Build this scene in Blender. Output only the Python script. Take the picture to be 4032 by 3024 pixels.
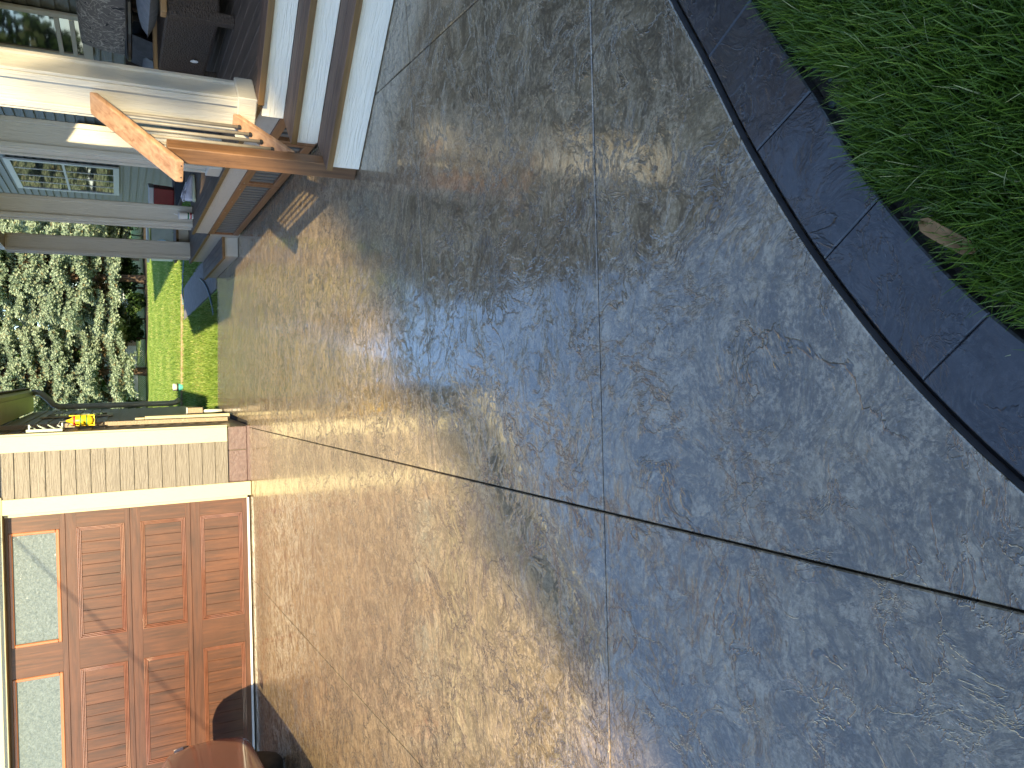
import bpy, bmesh, math, random
import numpy as np
from mathutils import Vector, Matrix

random.seed(7)
rng = np.random.default_rng(11)
for o in list(bpy.data.objects):
    bpy.data.objects.remove(o, do_unlink=True)
scene = bpy.context.scene
col = scene.collection

# ------------------------------------------------------------------ camera (phone held upright, picture stored sideways)
CAM = (0.61241, -9.25457, 1.31266)
YAW, PITCH, ROLL = math.radians(-1.33753), math.radians(26.92438), math.radians(-1.54294)
fwd = Vector((math.sin(YAW) * math.cos(PITCH), math.cos(YAW) * math.cos(PITCH), -math.sin(PITCH)))
rgt = Vector((math.cos(YAW), -math.sin(YAW), 0))
upv = rgt.cross(fwd)
r2 = rgt * math.cos(ROLL) + upv * math.sin(ROLL)
u2 = upv * math.cos(ROLL) - rgt * math.sin(ROLL)
cd = bpy.data.cameras.new('camera')
cd.sensor_fit = 'HORIZONTAL'
cd.sensor_width = 36.0
cd.lens = 36.0 * 3035.83 / 4032.0
cd.clip_start = 0.05
cd.clip_end = 600
cam = bpy.data.objects.new('camera', cd)
cx, cy, cz = -u2, r2, -fwd
cam.matrix_world = Matrix(((cx.x, cy.x, cz.x, CAM[0]), (cx.y, cy.y, cz.y, CAM[1]), (cx.z, cy.z, cz.z, CAM[2]), (0, 0, 0, 1)))
col.objects.link(cam)
scene.camera = cam

# ------------------------------------------------------------------ light
SUN_T = 0.52                       # tan of the sun's elevation
L = Vector((-0.034, 1.0, -SUN_T)).normalized()
EL = math.atan(SUN_T)
sd = bpy.data.lights.new('sun', 'SUN')
sd.energy = 5.0
sd.angle = math.radians(0.53)
sd.color = (1.0, 0.80, 0.46)
sun = bpy.data.objects.new('sun', sd)
sun.rotation_euler = L.to_track_quat('-Z', 'Y').to_euler()
sun.location = (0, -40, 25)
col.objects.link(sun)
world = bpy.data.worlds.new('World')
scene.world = world
world.use_nodes = True
wn = world.node_tree
sky = wn.nodes.new('ShaderNodeTexSky')
sky.sky_type = 'NISHITA'
sky.sun_disc = False
sky.sun_elevation = EL
sky.sun_rotation = math.radians(180.0)
sky.air_density = 1.0
sky.dust_density = 0.3
sky.ozone_density = 3.2
bg = wn.nodes['Background']
bg.inputs['Strength'].default_value = 0.15
wn.links.new(sky.outputs[0], bg.inputs['Color'])
scene.view_settings.view_transform = 'Standard'
scene.view_settings.look = 'None'
scene.view_settings.gamma = 1.0
scene.view_settings.exposure = 1.45
scene.render.engine = 'CYCLES'
scene.cycles.use_denoising = True
scene.cycles.max_bounces = 8
scene.cycles.diffuse_bounces = 4
scene.cycles.transparent_max_bounces = 12
scene.cycles.caustics_reflective = False
scene.cycles.caustics_refractive = False

# ------------------------------------------------------------------ builders
OFF = {}

def tag(o, label=None, cat=None, group=None, kind=None):
    if label: o['label'] = label
    if cat: o['category'] = cat
    if group: o['group'] = group
    if kind: o['kind'] = kind
    return o

def empty(name, loc, label=None, cat=None, group=None):
    o = bpy.data.objects.new(name, None)
    o.empty_display_size = 0.2
    o.location = loc
    col.objects.link(o)
    OFF[o] = Vector(loc)
    return tag(o, label, cat, group)

def link_mesh(name, me, parent=None, loc=(0, 0, 0)):
    o = bpy.data.objects.new(name, me)
    col.objects.link(o)
    if parent is not None:
        o.parent = parent
        OFF[o] = OFF[parent]
    else:
        o.location = loc
        OFF[o] = Vector(loc)
    return o

def obj(name, verts, faces, mat, parent=None, loc=(0, 0, 0), smooth=False, bevel=0.0, seg=1):
    """One mesh object. verts are world coordinates; loc is the base of a top-level thing."""
    off = OFF[parent] if parent is not None else Vector(loc)
    me = bpy.data.meshes.new(name)
    v = np.asarray(verts, dtype=float) - np.array(off)
    me.from_pydata(v.tolist(), [], faces)
    if bevel > 0:
        bm = bmesh.new(); bm.from_mesh(me)
        ed = [e for e in bm.edges if len(e.link_faces) == 2 and e.calc_face_angle(0) > 0.5]
        bmesh.ops.bevel(bm, geom=ed, offset=bevel, segments=seg, affect='EDGES', profile=0.6, clamp_overlap=True)
        bm.to_mesh(me); bm.free()
    if smooth:
        me.polygons.foreach_set('use_smooth', [True] * len(me.polygons))
    me.materials.append(mat)
    me.update()
    return link_mesh(name, me, parent, loc)

def copy_part(o, parent, d):
    c = o.copy()
    col.objects.link(c)
    c.parent = parent
    c.location = Vector(o.location) + Vector(d)
    OFF[c] = OFF[o]
    return c

class MB:
    def __init__(self): self.v = []; self.f = []
    def add(self, vs, fs):
        n = len(self.v)
        self.v += [tuple(p) for p in vs]
        self.f += [tuple(i + n for i in f) for f in fs]
        return self
    def box(self, x0, x1, y0, y1, z0, z1):
        vs = [(x, y, z) for z in (z0, z1) for y in (y0, y1) for x in (x0, x1)]
        return self.add(vs, [(0, 2, 3, 1), (4, 5, 7, 6), (0, 1, 5, 4), (2, 6, 7, 3), (0, 4, 6, 2), (1, 3, 7, 5)])
    def obox(self, c, ax, h):
        c = Vector(c); a = [Vector(q) * s for q, s in zip(ax, h)]
        vs = [c + a[0] * i + a[1] * j + a[2] * k for k in (-1, 1) for j in (-1, 1) for i in (-1, 1)]
        return self.add(vs, [(0, 2, 3, 1), (4, 5, 7, 6), (0, 1, 5, 4), (2, 6, 7, 3), (0, 4, 6, 2), (1, 3, 7, 5)])
    def prism(self, poly, z0, z1):
        n = len(poly)
        a = sum(poly[i][0] * poly[(i + 1) % n][1] - poly[(i + 1) % n][0] * poly[i][1] for i in range(n))
        if a < 0: poly = poly[::-1]
        vs = [(p[0], p[1], z0) for p in poly] + [(p[0], p[1], z1) for p in poly]
        fs = [tuple(range(n - 1, -1, -1)), tuple(range(n, 2 * n))] + [(i, (i + 1) % n, n + (i + 1) % n, n + i) for i in range(n)]
        return self.add(vs, fs)
    def extrude(self, poly, d):
        """closed 3-D polygon pushed along d"""
        n = len(poly); d = Vector(d)
        vs = [Vector(p) for p in poly] + [Vector(p) + d for p in poly]
        return self.add(vs, [tuple(range(n - 1, -1, -1)), tuple(range(n, 2 * n))] + [(i, (i + 1) % n, n + (i + 1) % n, n + i) for i in range(n)])
    def tube(self, path, r, n=8, cap=True):
        path = [Vector(p) for p in path]; m = len(path)
        rr = r if isinstance(r, (list, tuple)) else [r] * m
        vs = []
        t0 = (path[1] - path[0]).normalized()
        a = t0.orthogonal().normalized()
        for i, p in enumerate(path):
            t = (path[min(i + 1, m - 1)] - path[max(i - 1, 0)]).normalized()
            a = (a - t * a.dot(t)).normalized(); b = t.cross(a)
            vs += [p + (a * math.cos(k * 2 * math.pi / n) + b * math.sin(k * 2 * math.pi / n)) * rr[i] for k in range(n)]
        fs = [(i * n + k, i * n + (k + 1) % n, (i + 1) * n + (k + 1) % n, (i + 1) * n + k) for i in range(m - 1) for k in range(n)]
        if cap: fs += [tuple(range(n - 1, -1, -1)), tuple(range((m - 1) * n, m * n))]
        return self.add(vs, fs)
    def lathe(self, c, prof, n=20, axis=(0, 0, 1)):
        c = Vector(c); ax = Vector(axis).normalized(); a = ax.orthogonal().normalized(); b = ax.cross(a)
        vs = [c + ax * z + (a * math.cos(k * 2 * math.pi / n) + b * math.sin(k * 2 * math.pi / n)) * r for r, z in prof for k in range(n)]
        m = len(prof)
        fs = [(i * n + k, i * n + (k + 1) % n, (i + 1) * n + (k + 1) % n, (i + 1) * n + k) for i in range(m - 1) for k in range(n)]
        fs += [tuple(range(n - 1, -1, -1)), tuple(range((m - 1) * n, m * n))]
        return self.add(vs, fs)
    def build(self, name, mat, parent=None, loc=(0, 0, 0), smooth=False, bevel=0.0, seg=1):
        return obj(name, self.v, self.f, mat, parent, loc, smooth, bevel, seg)

def np_mesh(name, verts, faces, mat, parent=None, loc=(0, 0, 0), shade=None, smooth=False):
    """large mesh from arrays; faces (n,3) or (n,4); shade is a per-face value kept as the attribute 'tone'"""
    off = OFF[parent] if parent is not None else Vector(loc)
    v = np.asarray(verts, np.float32) - np.array(off, np.float32)
    f = np.asarray(faces, np.int32); k = f.shape[1]
    me = bpy.data.meshes.new(name)
    me.vertices.add(len(v)); me.vertices.foreach_set('co', v.ravel())
    me.loops.add(f.size); me.loops.foreach_set('vertex_index', f.ravel())
    me.polygons.add(len(f)); me.polygons.foreach_set('loop_start', np.arange(0, f.size, k, dtype=np.int32))
    if shade is not None:
        at = me.attributes.new('tone', 'FLOAT', 'FACE'); at.data.foreach_set('value', np.asarray(shade, np.float32))
    if smooth:
        me.polygons.foreach_set('use_smooth', np.ones(len(f), dtype=bool))
    me.materials.append(mat)
    me.update(calc_edges=True)
    return link_mesh(name, me, parent, loc)

# ------------------------------------------------------------------ materials
def new_mat(name):
    m = bpy.data.materials.new(name); m.use_nodes = True
    return m, m.node_tree, m.node_tree.nodes['Principled BSDF']

class N:
    """tiny node-graph helper"""
    def __init__(self, nt): self.nt = nt; self._co = None
    def node(self, t, **kw):
        n = self.nt.nodes.new(t)
        for k, v in kw.items(): setattr(n, k, v)
        return n
    def put(self, sock, val):
        if isinstance(val, bpy.types.NodeSocket): self.nt.links.new(val, sock)
        elif isinstance(val, (tuple, list)) and len(val) == 3 and sock.type == 'RGBA': sock.default_value = (*val, 1)
        else: sock.default_value = val
    def co(self, scale=(1, 1, 1), src=None, rot=(0, 0, 0)):
        if self._co is None: self._co = self.node('ShaderNodeTexCoord').outputs['Object']
        m = self.node('ShaderNodeMapping'); self.put(m.inputs['Vector'], src or self._co)
        m.inputs['Scale'].default_value = scale; m.inputs['Rotation'].default_value = rot
        return m.outputs[0]
    def noise(self, vec, scale=5, detail=4, rough=.55, dist=0.0, color=False):
        n = self.node('ShaderNodeTexNoise'); self.put(n.inputs['Vector'], vec)
        n.inputs['Scale'].default_value = scale; n.inputs['Detail'].default_value = detail
        n.inputs['Roughness'].default_value = rough; n.inputs['Distortion'].default_value = dist
        return n.outputs['Color' if color else 'Fac']
    def math(self, op, a, b=0.0, c=None, clamp=False):
        n = self.node('ShaderNodeMath', operation=op, use_clamp=clamp)
        self.put(n.inputs[0], a); self.put(n.inputs[1], b)
        if c is not None: self.put(n.inputs[2], c)
        return n.outputs[0]
    def vmath(self, op, a, b):
        n = self.node('ShaderNodeVectorMath', operation=op); self.put(n.inputs[0], a)
        if op == 'SCALE': self.put(n.inputs['Scale'], b)
        else: self.put(n.inputs[1], b)
        return n.outputs[0]
    def smooth(self, x, lo, hi, a=0.0, b=1.0):
        n = self.node('ShaderNodeMapRange', interpolation_type='SMOOTHSTEP')
        self.put(n.inputs[0], x); n.inputs[1].default_value = lo; n.inputs[2].default_value = hi
        n.inputs[3].default_value = a; n.inputs[4].default_value = b
        return n.outputs[0]
    def ramp(self, x, stops):
        n = self.node('ShaderNodeValToRGB'); self.put(n.inputs[0], x)
        e = n.color_ramp.elements
        while len(e) < len(stops): e.new(0.5)
        for q, (p, c) in zip(e, stops): q.position = p; q.color = (*c, 1)
        return n.outputs[0]
    def mix(self, fac, a, b, blend='MIX'):
        n = self.node('ShaderNodeMix', data_type='RGBA', blend_type=blend)
        self.put(n.inputs[0], fac); self.put(n.inputs[6], a); self.put(n.inputs[7], b)
        return n.outputs[2]
    def bump(self, h, strength=1.0, dist=1.0, normal=None):
        n = self.node('ShaderNodeBump'); self.put(n.inputs['Height'], h)
        n.inputs['Strength'].default_value = strength; n.inputs['Distance'].default_value = dist
        if normal is not None: self.put(n.inputs['Normal'], normal)
        return n.outputs[0]

def pmat(name, c1, c2, scale=(1, 1, 1), ns=6, detail=5, rough=.6, bump=0.0, bscale=None, bns=None, metal=0, coat=0, spec=.5, lo=.3, hi=.7, rvar=0.0, trans=0, dist=0.0):
    m, nt, p = new_mat(name); g = N(nt)
    f = g.noise(g.co(scale), ns, detail, dist=dist)
    g.put(p.inputs['Base Color'], g.ramp(f, [(lo, c1), (hi, c2)]))
    p.inputs['Roughness'].default_value = rough
    if rvar: g.put(p.inputs['Roughness'], g.smooth(g.noise(g.co(), 9, 3), .3, .7, rough - rvar, rough + rvar))
    p.inputs['Metallic'].default_value = metal
    p.inputs['Coat Weight'].default_value = coat
    p.inputs['Coat Roughness'].default_value = .08
    p.inputs['Specular IOR Level'].default_value = spec
    if trans: p.inputs['Transmission Weight'].default_value = trans
    if bump:
        h = g.noise(g.co(bscale or scale), bns or ns, 5)
        g.put(p.inputs['Normal'], g.bump(h, 1.0, bump))
    return m

def grain(name, c1, c2, axis, rough=.6, bump=.002, k=1.0, c3=None, stain=.0, coat=0, rz=0):
    """timber: noise stretched along axis 0/1/2"""
    m, nt, p = new_mat(name); g = N(nt)
    s = [14 * k, 14 * k, 14 * k]; s[axis] = 0.9 * k
    f = g.noise(g.co(tuple(s), src=g.co(rot=(0, 0, rz)) if rz else None), 2.2, 7, .62, dist=.6)
    big = g.noise(g.co(), 1.7, 4)
    f2 = g.math('ADD', g.math('MULTIPLY', f, .75), g.math('MULTIPLY', big, .25))
    c = g.ramp(f2, [(.34, c1), (.62, c2)] if c3 is None else [(.33, c1), (.5, c2), (.64, c3)])
    if stain: c = g.mix(g.smooth(g.noise(g.co(), 5, 5, .7), .55, .7, 0, stain), c, tuple(q * .45 for q in c1))
    g.put(p.inputs['Base Color'], c)
    p.inputs['Roughness'].default_value = rough
    p.inputs['Coat Weight'].default_value = coat; p.inputs['Coat Roughness'].default_value = .15
    g.put(p.inputs['Normal'], g.bump(f, 1.0, bump))
    return m

def painted(name, c, axis, dirt=.06, bump=.0022, rough=.5, k=1.0, rz=0):
    """painted wood-grain fibre cement: coarse embossed grain along axis, a little grime"""
    m, nt, p = new_mat(name); g = N(nt)
    s = [16 * k, 16 * k, 16 * k]; s[axis] = 1.6 * k
    h = g.noise(g.co(tuple(s), src=g.co(rot=(0, 0, rz)) if rz else None), 2.6, 4, .5, dist=1.4)
    d = g.noise(g.co(), 3.1, 6, .65)
    cc = g.mix(g.smooth(d, .45, .75, 0, .5), c, tuple(q * (1 - 3 * dirt) for q in c))
    cc = g.mix(g.smooth(h, .3, .5, dirt * 2, 0), cc, tuple(q * .6 for q in c))
    g.put(p.inputs['Base Color'], cc)
    p.inputs['Roughness'].default_value = rough
    g.put(p.inputs['Normal'], g.bump(g.smooth(h, .35, .62), 1.0, bump))
    return m

def concrete_mat(name, dark, mid, light, hscale=1.0, coat_rough=.05, vein=1.0, patch=1.0, ior=1.9):
    m, nt, p = new_mat(name); g = N(nt)
    P = g.co()
    warp = g.vmath('SCALE', g.vmath('SUBTRACT', g.noise(P, 1.6, 3, color=True), (.5, .5, .5)), .5)
    W = g.vmath('ADD', P, warp)
    broad = g.noise(W, 1.1, 3, .5)
    n1 = g.noise(W, 3.6, 8, .66)
    n1s = g.noise(W, 3.2, 2, .5)
    n2 = g.noise(P, 22, 5, .65)
    n3 = g.noise(P, 120, 3, .6)
    spk = g.noise(P, 75, 5, .75)
    # chisel lines of the stamp: contour lines of a rough noise, broken by a mask
    def lines(sc, w, lo, hi, seed):
        q = g.noise(g.vmath('ADD', W, seed), sc, 6, .62, dist=.5)
        d = g.math('ABSOLUTE', g.math('SUBTRACT', q, .5))
        msk = g.smooth(g.noise(g.vmath('ADD', P, seed), sc * .9, 2), lo, hi)
        return g.math('MULTIPLY', g.smooth(d, 0.0, w, 1, 0), msk)
    v1 = lines(1.9, .009, .40, .48, (3.1, 7.7, 0))
    v2 = lines(3.6, .012, .44, .54, (11.3, 1.9, 0))
    v3 = lines(6.5, .020, .48, .62, (5.5, 21.4, 0))
    veins = g.math('MAXIMUM', g.math('MAXIMUM', v1, g.math('MULTIPLY', v2, .8)), g.math('MULTIPLY', v3, .6))
    # slate flats with short slopes, and fine creases between them
    st = g.smooth(g.noise(g.vmath('ADD', W, (2, 9, 0)), 4.2, 6, .62), .485, .515)
    st2 = g.smooth(g.noise(g.vmath('ADD', W, (14, 3, 0)), 10, 5, .65), .47, .53)
    crease = g.smooth(g.math('ABSOLUTE', g.math('SUBTRACT', g.noise(g.vmath('ADD', W, (7, 31, 0)), 11, 7, .62, dist=.4), .5)), 0, .10)
    # pigment: dark body, powdery light release colour in ragged patches made of specks
    body = g.mix(g.smooth(g.math('ADD', g.math('MULTIPLY', n1, .6), g.math('MULTIPLY', n2, .4)), .36, .62), dark, mid)
    pm = g.math('ADD', g.math('MULTIPLY', g.noise(g.vmath('ADD', W, (40, 3, 0)), 13, 7, .72), .42), g.math('MULTIPLY', spk, .58))
    c = g.mix(g.smooth(pm, .45, .60, 0, .70 * patch), body, light)
    c = g.mix(g.smooth(broad, .38, .66, 0, .28), c, dark)
    c = g.mix(g.math('MULTIPLY', veins, .75), c, tuple(q * .28 for q in dark))
    c = g.mix(g.smooth(crease, .0, .40, .5, 0), c, tuple(q * .5 for q in dark))  # creases darkened in the colour as painted relief shading
    g.put(p.inputs['Base Color'], c)
    p.inputs['Roughness'].default_value = .62
    rel = g.math('ADD', g.math('MULTIPLY', st, .0011), g.math('ADD', g.math('MULTIPLY', st2, .0005), g.math('MULTIPLY', veins, .0017 * vein)))
    hc = g.math('ADD', rel, g.math('ADD', g.math('MULTIPLY', n1s, .0024), g.math('ADD', g.math('MULTIPLY', n2, .00018), g.math('MULTIPLY', crease, .0001))))
    hf = g.math('ADD', rel, g.math('ADD', g.math('MULTIPLY', n1, .0075), g.math('ADD', g.math('MULTIPLY', n2, .0022), g.math('ADD', g.math('MULTIPLY', crease, .0024), g.math('MULTIPLY', n3, .0012)))))
    g.put(p.inputs['Normal'], g.bump(hf, 1.0, hscale))
    p.inputs['Coat Weight'].default_value = 1.0
    p.inputs['Coat Roughness'].default_value = coat_rough
    p.inputs['Coat IOR'].default_value = ior
    g.put(p.inputs['Coat Normal'], g.bump(hc, 1.0, hscale * .8))
    return m

def leafy(name, stops, rough=.5, transl=.35, spec=.3):
    """foliage: colour from the per-face attribute 'tone', some light through the leaf"""
    m, nt, p = new_mat(name); g = N(nt)
    a = g.node('ShaderNodeAttribute', attribute_name='tone')
    c = g.ramp(a.outputs['Fac'], stops)
    g.put(p.inputs['Base Color'], c)
    p.inputs['Roughness'].default_value = rough
    p.inputs['Specular IOR Level'].default_value = spec
    if transl:
        t = g.node('ShaderNodeBsdfTranslucent'); g.put(t.inputs['Color'], c)
        mx = g.node('ShaderNodeMixShader'); mx.inputs[0].default_value = transl
        nt.links.new(p.outputs[0], mx.inputs[1]); nt.links.new(t.outputs[0], mx.inputs[2])
        nt.links.new(mx.outputs[0], nt.nodes['Material Output'].inputs['Surface'])
    return m

def glassy(name, c, rough=.05, spec=.8):
    m, nt, p = new_mat(name); g = N(nt)
    g.put(p.inputs['Base Color'], g.ramp(g.noise(g.co(), 1.3, 3), [(.3, c), (.7, tuple(q * 1.6 for q in c))]))
    p.inputs['Roughness'].default_value = rough; p.inputs['Specular IOR Level'].default_value = spec
    return m

CONC = concrete_mat('stamped_concrete', (.112, .078, .040), (.272, .193, .099), (.50, .378, .232))
BORD = concrete_mat('border_concrete', (.026, .0235, .024), (.048, .043, .042), (.085, .078, .075), hscale=.7, coat_rough=.12, patch=.6, ior=1.55)
JOINT = pmat('joint_dark', (.012, .011, .012), (.03, .027, .025), ns=30, rough=.8)
SOIL = pmat('soil', (.02, .015, .01), (.06, .045, .03), ns=25, rough=.95, bump=.02)
PEB = pmat('pebble', (.022, .026, .028), (.06, .066, .066), ns=14, rough=.6)
CREAM = painted('cream_trim', (.46, .425, .285), 2, dirt=.02, bump=.0005)
CREAMX = painted('cream_trim_level', (.46, .425, .285), 0, dirt=.02, bump=.0005)
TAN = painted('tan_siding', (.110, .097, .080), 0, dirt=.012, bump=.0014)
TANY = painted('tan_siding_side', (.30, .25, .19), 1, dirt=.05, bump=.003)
GREY = painted('grey_green_siding', (.125, .121, .092), 1, dirt=.06, bump=.0015)
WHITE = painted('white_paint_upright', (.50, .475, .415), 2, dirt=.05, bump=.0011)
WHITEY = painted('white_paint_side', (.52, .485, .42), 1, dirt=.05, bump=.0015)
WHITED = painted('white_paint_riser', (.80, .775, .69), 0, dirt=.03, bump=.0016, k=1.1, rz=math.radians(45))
FND = pmat('painted_block', (.085, .052, .048), (.13, .085, .08), ns=30, rough=.35, bump=.006, coat=.4)
DOORW = grain('door_wood', (.030, .0138, .0095), (.067, .0265, .015), 2, rough=.42, bump=.0012, c3=(.106, .041, .021), k=.9)
DOORH = grain('door_wood_level', (.036, .0155, .0105), (.070, .028, .017), 0, rough=.42, bump=.0012, c3=(.098, .039, .0215), k=.9)
MOULD = pmat('door_moulding', (.12, .050, .032), (.17, .073, .046), ns=8, rough=.22, coat=1.0)  # colour kept lighter than the door to paint in the mouldings' sun highlights
DFRAME = pmat('door_window_frame', (.30, .12, .06), (.36, .15, .075), ns=6, rough=.3)
RUBBER = pmat('white_seal', (.72, .72, .70), (.62, .62, .6), ns=8, rough=.5)
DECK = grain('deck_wood', (.06, .042, .030), (.15, .108, .078), 1, rough=.62, bump=.0018, stain=.4)
TREAD = grain('tread_wood', (.085, .048, .030), (.24, .145, .092), 0, rough=.65, bump=.003, stain=.3, rz=math.radians(45))
EDGE = grain('tread_edge_wood', (.10, .055, .018), (.22, .125, .045), 0, rough=.5, bump=.002, rz=math.radians(45))
CEDAR = grain('cedar_frame', (.16, .066, .026), (.30, .135, .055), 1, rough=.45, bump=.0012)
CEDARZ = grain('cedar_post', (.075, .038, .02), (.20, .102, .048), 2, rough=.42, bump=.0015, stain=.35)
CEDARR = grain('cedar_handrail', (.22, .115, .06), (.40, .25, .15), 0, rough=.5, bump=.0015, stain=.12, rz=math.radians(-45))
SOFF = grain('soffit_wood', (.16, .11, .075), (.26, .19, .135), 0, rough=.6, bump=.002)
BALU = pmat('bronze_metal', (.17, .155, .135), (.22, .20, .175), ns=20, rough=.45)
SLAT = pmat('dark_slat', (.10, .095, .085), (.16, .15, .135), ns=6, rough=.45, scale=(3, 3, .5))
DARK = pmat('hollow_shade', (.006, .006, .006), (.012, .011, .01), ns=4, rough=.9)  # near-black colour standing in for shade under the deck
GUTT = painted('gutter_paint', (.58, .54, .43), 1, dirt=.1, bump=.0002, rough=.35)
PIPE = pmat('downpipe', (.36, .34, .29), (.44, .42, .36), ns=3, rough=.35)
ROOF = pmat('roof_shingle', (.05, .046, .042), (.12, .11, .10), ns=40, rough=.9, bump=.01)
GLASS = glassy('dark_glass', (.010, .013, .016), .03)
FROST = pmat('obscure_glass', (.07, .095, .105), (.145, .185, .20), ns=42, detail=3, rough=.22, bump=.004, bns=38, dist=1.2)
WICK = pmat('wicker', (.022, .015, .012), (.07, .047, .036), scale=(1, 1, 1.6), ns=55, detail=2, rough=.5, bump=.01, bns=55)
CUSH = pmat('grey_cushion', (.16, .17, .19), (.23, .24, .26), ns=30, rough=.9, bump=.002, bns=200)
CUSHD = pmat('charcoal_cushion', (.05, .05, .055), (.085, .085, .09), ns=20, rough=.9, bump=.002, bns=200)
BLACK = pmat('black_plastic', (.008, .008, .009), (.02, .02, .022), ns=10, rough=.35)
MATB = pmat('black_mat', (.008, .009, .012), (.022, .024, .03), ns=60, rough=.95, bump=.004, bns=150)
RED = pmat('red_plastic', (.20, .012, .014), (.27, .02, .02), ns=6, rough=.4)
LIDW = pmat('white_plastic', (.60, .62, .64), (.72, .73, .74), ns=6, rough=.4)
SHOE = pmat('pale_mesh_cloth', (.45, .45, .55), (.68, .66, .74), ns=9, rough=.85, bump=.003, bns=60)
SOLE = pmat('yellowed_sole', (.42, .43, .30), (.60, .60, .46), ns=7, rough=.6)
CUP = pmat('paper_white', (.70, .69, .66), (.78, .77, .74), ns=5, rough=.5)
CRED = pmat('print_red', (.50, .02, .03), (.55, .03, .04), ns=5, rough=.5)
CGRN = pmat('print_green', (.02, .16, .07), (.03, .2, .09), ns=5, rough=.5)
TEAL = pmat('teal_plastic', (.09, .50, .52), (.12, .58, .58), ns=5, rough=.4)
BLUEH = pmat('blue_hose', (.10, .17, .26), (.17, .26, .36), ns=5, rough=.4)
YEL = pmat('yellow_plastic', (.80, .55, .01), (.90, .66, .03), ns=5, rough=.35)
METAL = pmat('galvanised', (.42, .45, .46), (.6, .63, .63), ns=14, rough=.35, metal=.8)
TEALM = pmat('pale_teal_metal', (.35, .45, .43), (.52, .60, .57), ns=14, rough=.5)
BARK = pmat('bark', (.035, .024, .018), (.15, .105, .08), scale=(4, 4, 1), ns=5, rough=.95, bump=.05)
LEAFB = pmat('dry_leaf_brown', (.22, .11, .04), (.40, .22, .09), ns=18, rough=.8)
PAINT = pmat('car_paint', (.17, .006, .014), (.20, .008, .018), ns=2, rough=.35, coat=1.0)
TYRE = pmat('tyre_rubber', (.012, .012, .011), (.03, .028, .026), ns=15, rough=.75)
LAMP = pmat('headlamp_lens', (.25, .20, .20), (.45, .38, .38), ns=5, rough=.06, coat=1.0)
CHROME = pmat('chrome', (.7, .7, .7), (.8, .8, .8), ns=3, rough=.08, metal=1.0)
GRASS = leafy('grass_blade', [(0, (.045, .085, .010)), (.45, (.11, .19, .02)), (.8, (.21, .295, .038)), (1, (.52, .50, .22))], rough=.38, transl=.3, spec=.45)
LAWNB = leafy('lawn_blade', [(0, (.09, .18, .025)), (.5, (.19, .29, .06)), (.85, (.29, .37, .10)), (1, (.46, .43, .19))], rough=.5, transl=.35)
SPRU = leafy('spruce_needle', [(0, (.10, .15, .10)), (.3, (.16, .225, .16)), (.6, (.275, .355, .265)), (.85, (.36, .435, .33)), (.93, (.24, .21, .11)), (1, (.17, .11, .06))], rough=.65, transl=.12)
DLEAF = leafy('dark_leaf', [(0, (.012, .028, .008)), (.6, (.035, .075, .016)), (1, (.10, .17, .03))], transl=.3)
MLEAF = leafy('maple_leaf', [(0, (.02, .05, .012)), (1, (.06, .12, .025))], transl=.25)

def lawn_mat():
    m, nt, p = new_mat('lawn_turf'); g = N(nt)
    f = g.math('ADD', g.math('MULTIPLY', g.noise(g.co((1, .5, 1)), 9, 6, .7), .6), g.math('MULTIPLY', g.noise(g.co(), .8, 3), .4))
    c = g.ramp(f, [(.32, (.10, .19, .022)), (.48, (.19, .32, .04)), (.58, (.27, .38, .07)), (.70, (.40, .42, .14))])
    g.put(p.inputs['Base Color'], c); p.inputs['Roughness'].default_value = .85
    g.put(p.inputs['Normal'], g.bump(g.noise(g.co(), 30, 4), 1.0, .05))
    return m
TURF = lawn_mat()

def floral_mat():
    m, nt, p = new_mat('floral_fabric'); g = N(nt)
    P = g.co()
    W = g.vmath('ADD', P, g.vmath('SCALE', g.vmath('SUBTRACT', g.noise(P, 9, 2, color=True), (.5, .5, .5)), .12))
    v = g.node('ShaderNodeTexVoronoi', feature='F1'); g.put(v.inputs['Vector'], W); v.inputs['Scale'].default_value = 2.6
    petals = g.math('ABSOLUTE', g.math('SINE', g.math('MULTIPLY', v.outputs['Distance'], 26)))
    lines_ = g.smooth(petals, 0, .22, 1, 0)
    sw = g.math('ABSOLUTE', g.math('SUBTRACT', g.noise(W, 4.5, 1.5, dist=1.5), .5))
    lines2 = g.smooth(sw, 0, .03, 1, 0)
    dk = g.smooth(g.noise(W, 9, 2), .60, .63)
    c = g.mix(g.math('MULTIPLY', dk, .9), (.19, .17, .16), (.014, .015, .024))
    c = g.mix(g.math('MULTIPLY', g.math('MAXIMUM', lines_, lines2), .8), c, (.60, .54, .47))
    g.put(p.inputs['Base Color'], c); p.inputs['Roughness'].default_value = .9
    return m
FLOR = floral_mat()

# ================================================================== SETTING
g0 = MB().add([(-160, -120, -.07), (160, -120, -.07), (160, 200, -.07), (-160, 200, -.07)], [(0, 1, 2, 3)]).build('ground', TURF)
tag(g0, kind='structure')

def spline(pts, per):
    """Catmull-Rom through pts, per samples a span"""
    P = [np.array(p, float) for p in pts]
    P = [2 * P[0] - P[1]] + P + [2 * P[-1] - P[-2]]
    out = []
    for i in range(1, len(P) - 2):
        a, b, c, d = P[i - 1:i + 3]
        for k in range(per):
            t = k / per
            out.append(.5 * ((2 * b) + (c - a) * t + (2 * a - 5 * b + 4 * c - d) * t * t + (3 * b - a - 3 * c + d) * t ** 3))
    out.append(P[-2])
    return out

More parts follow.
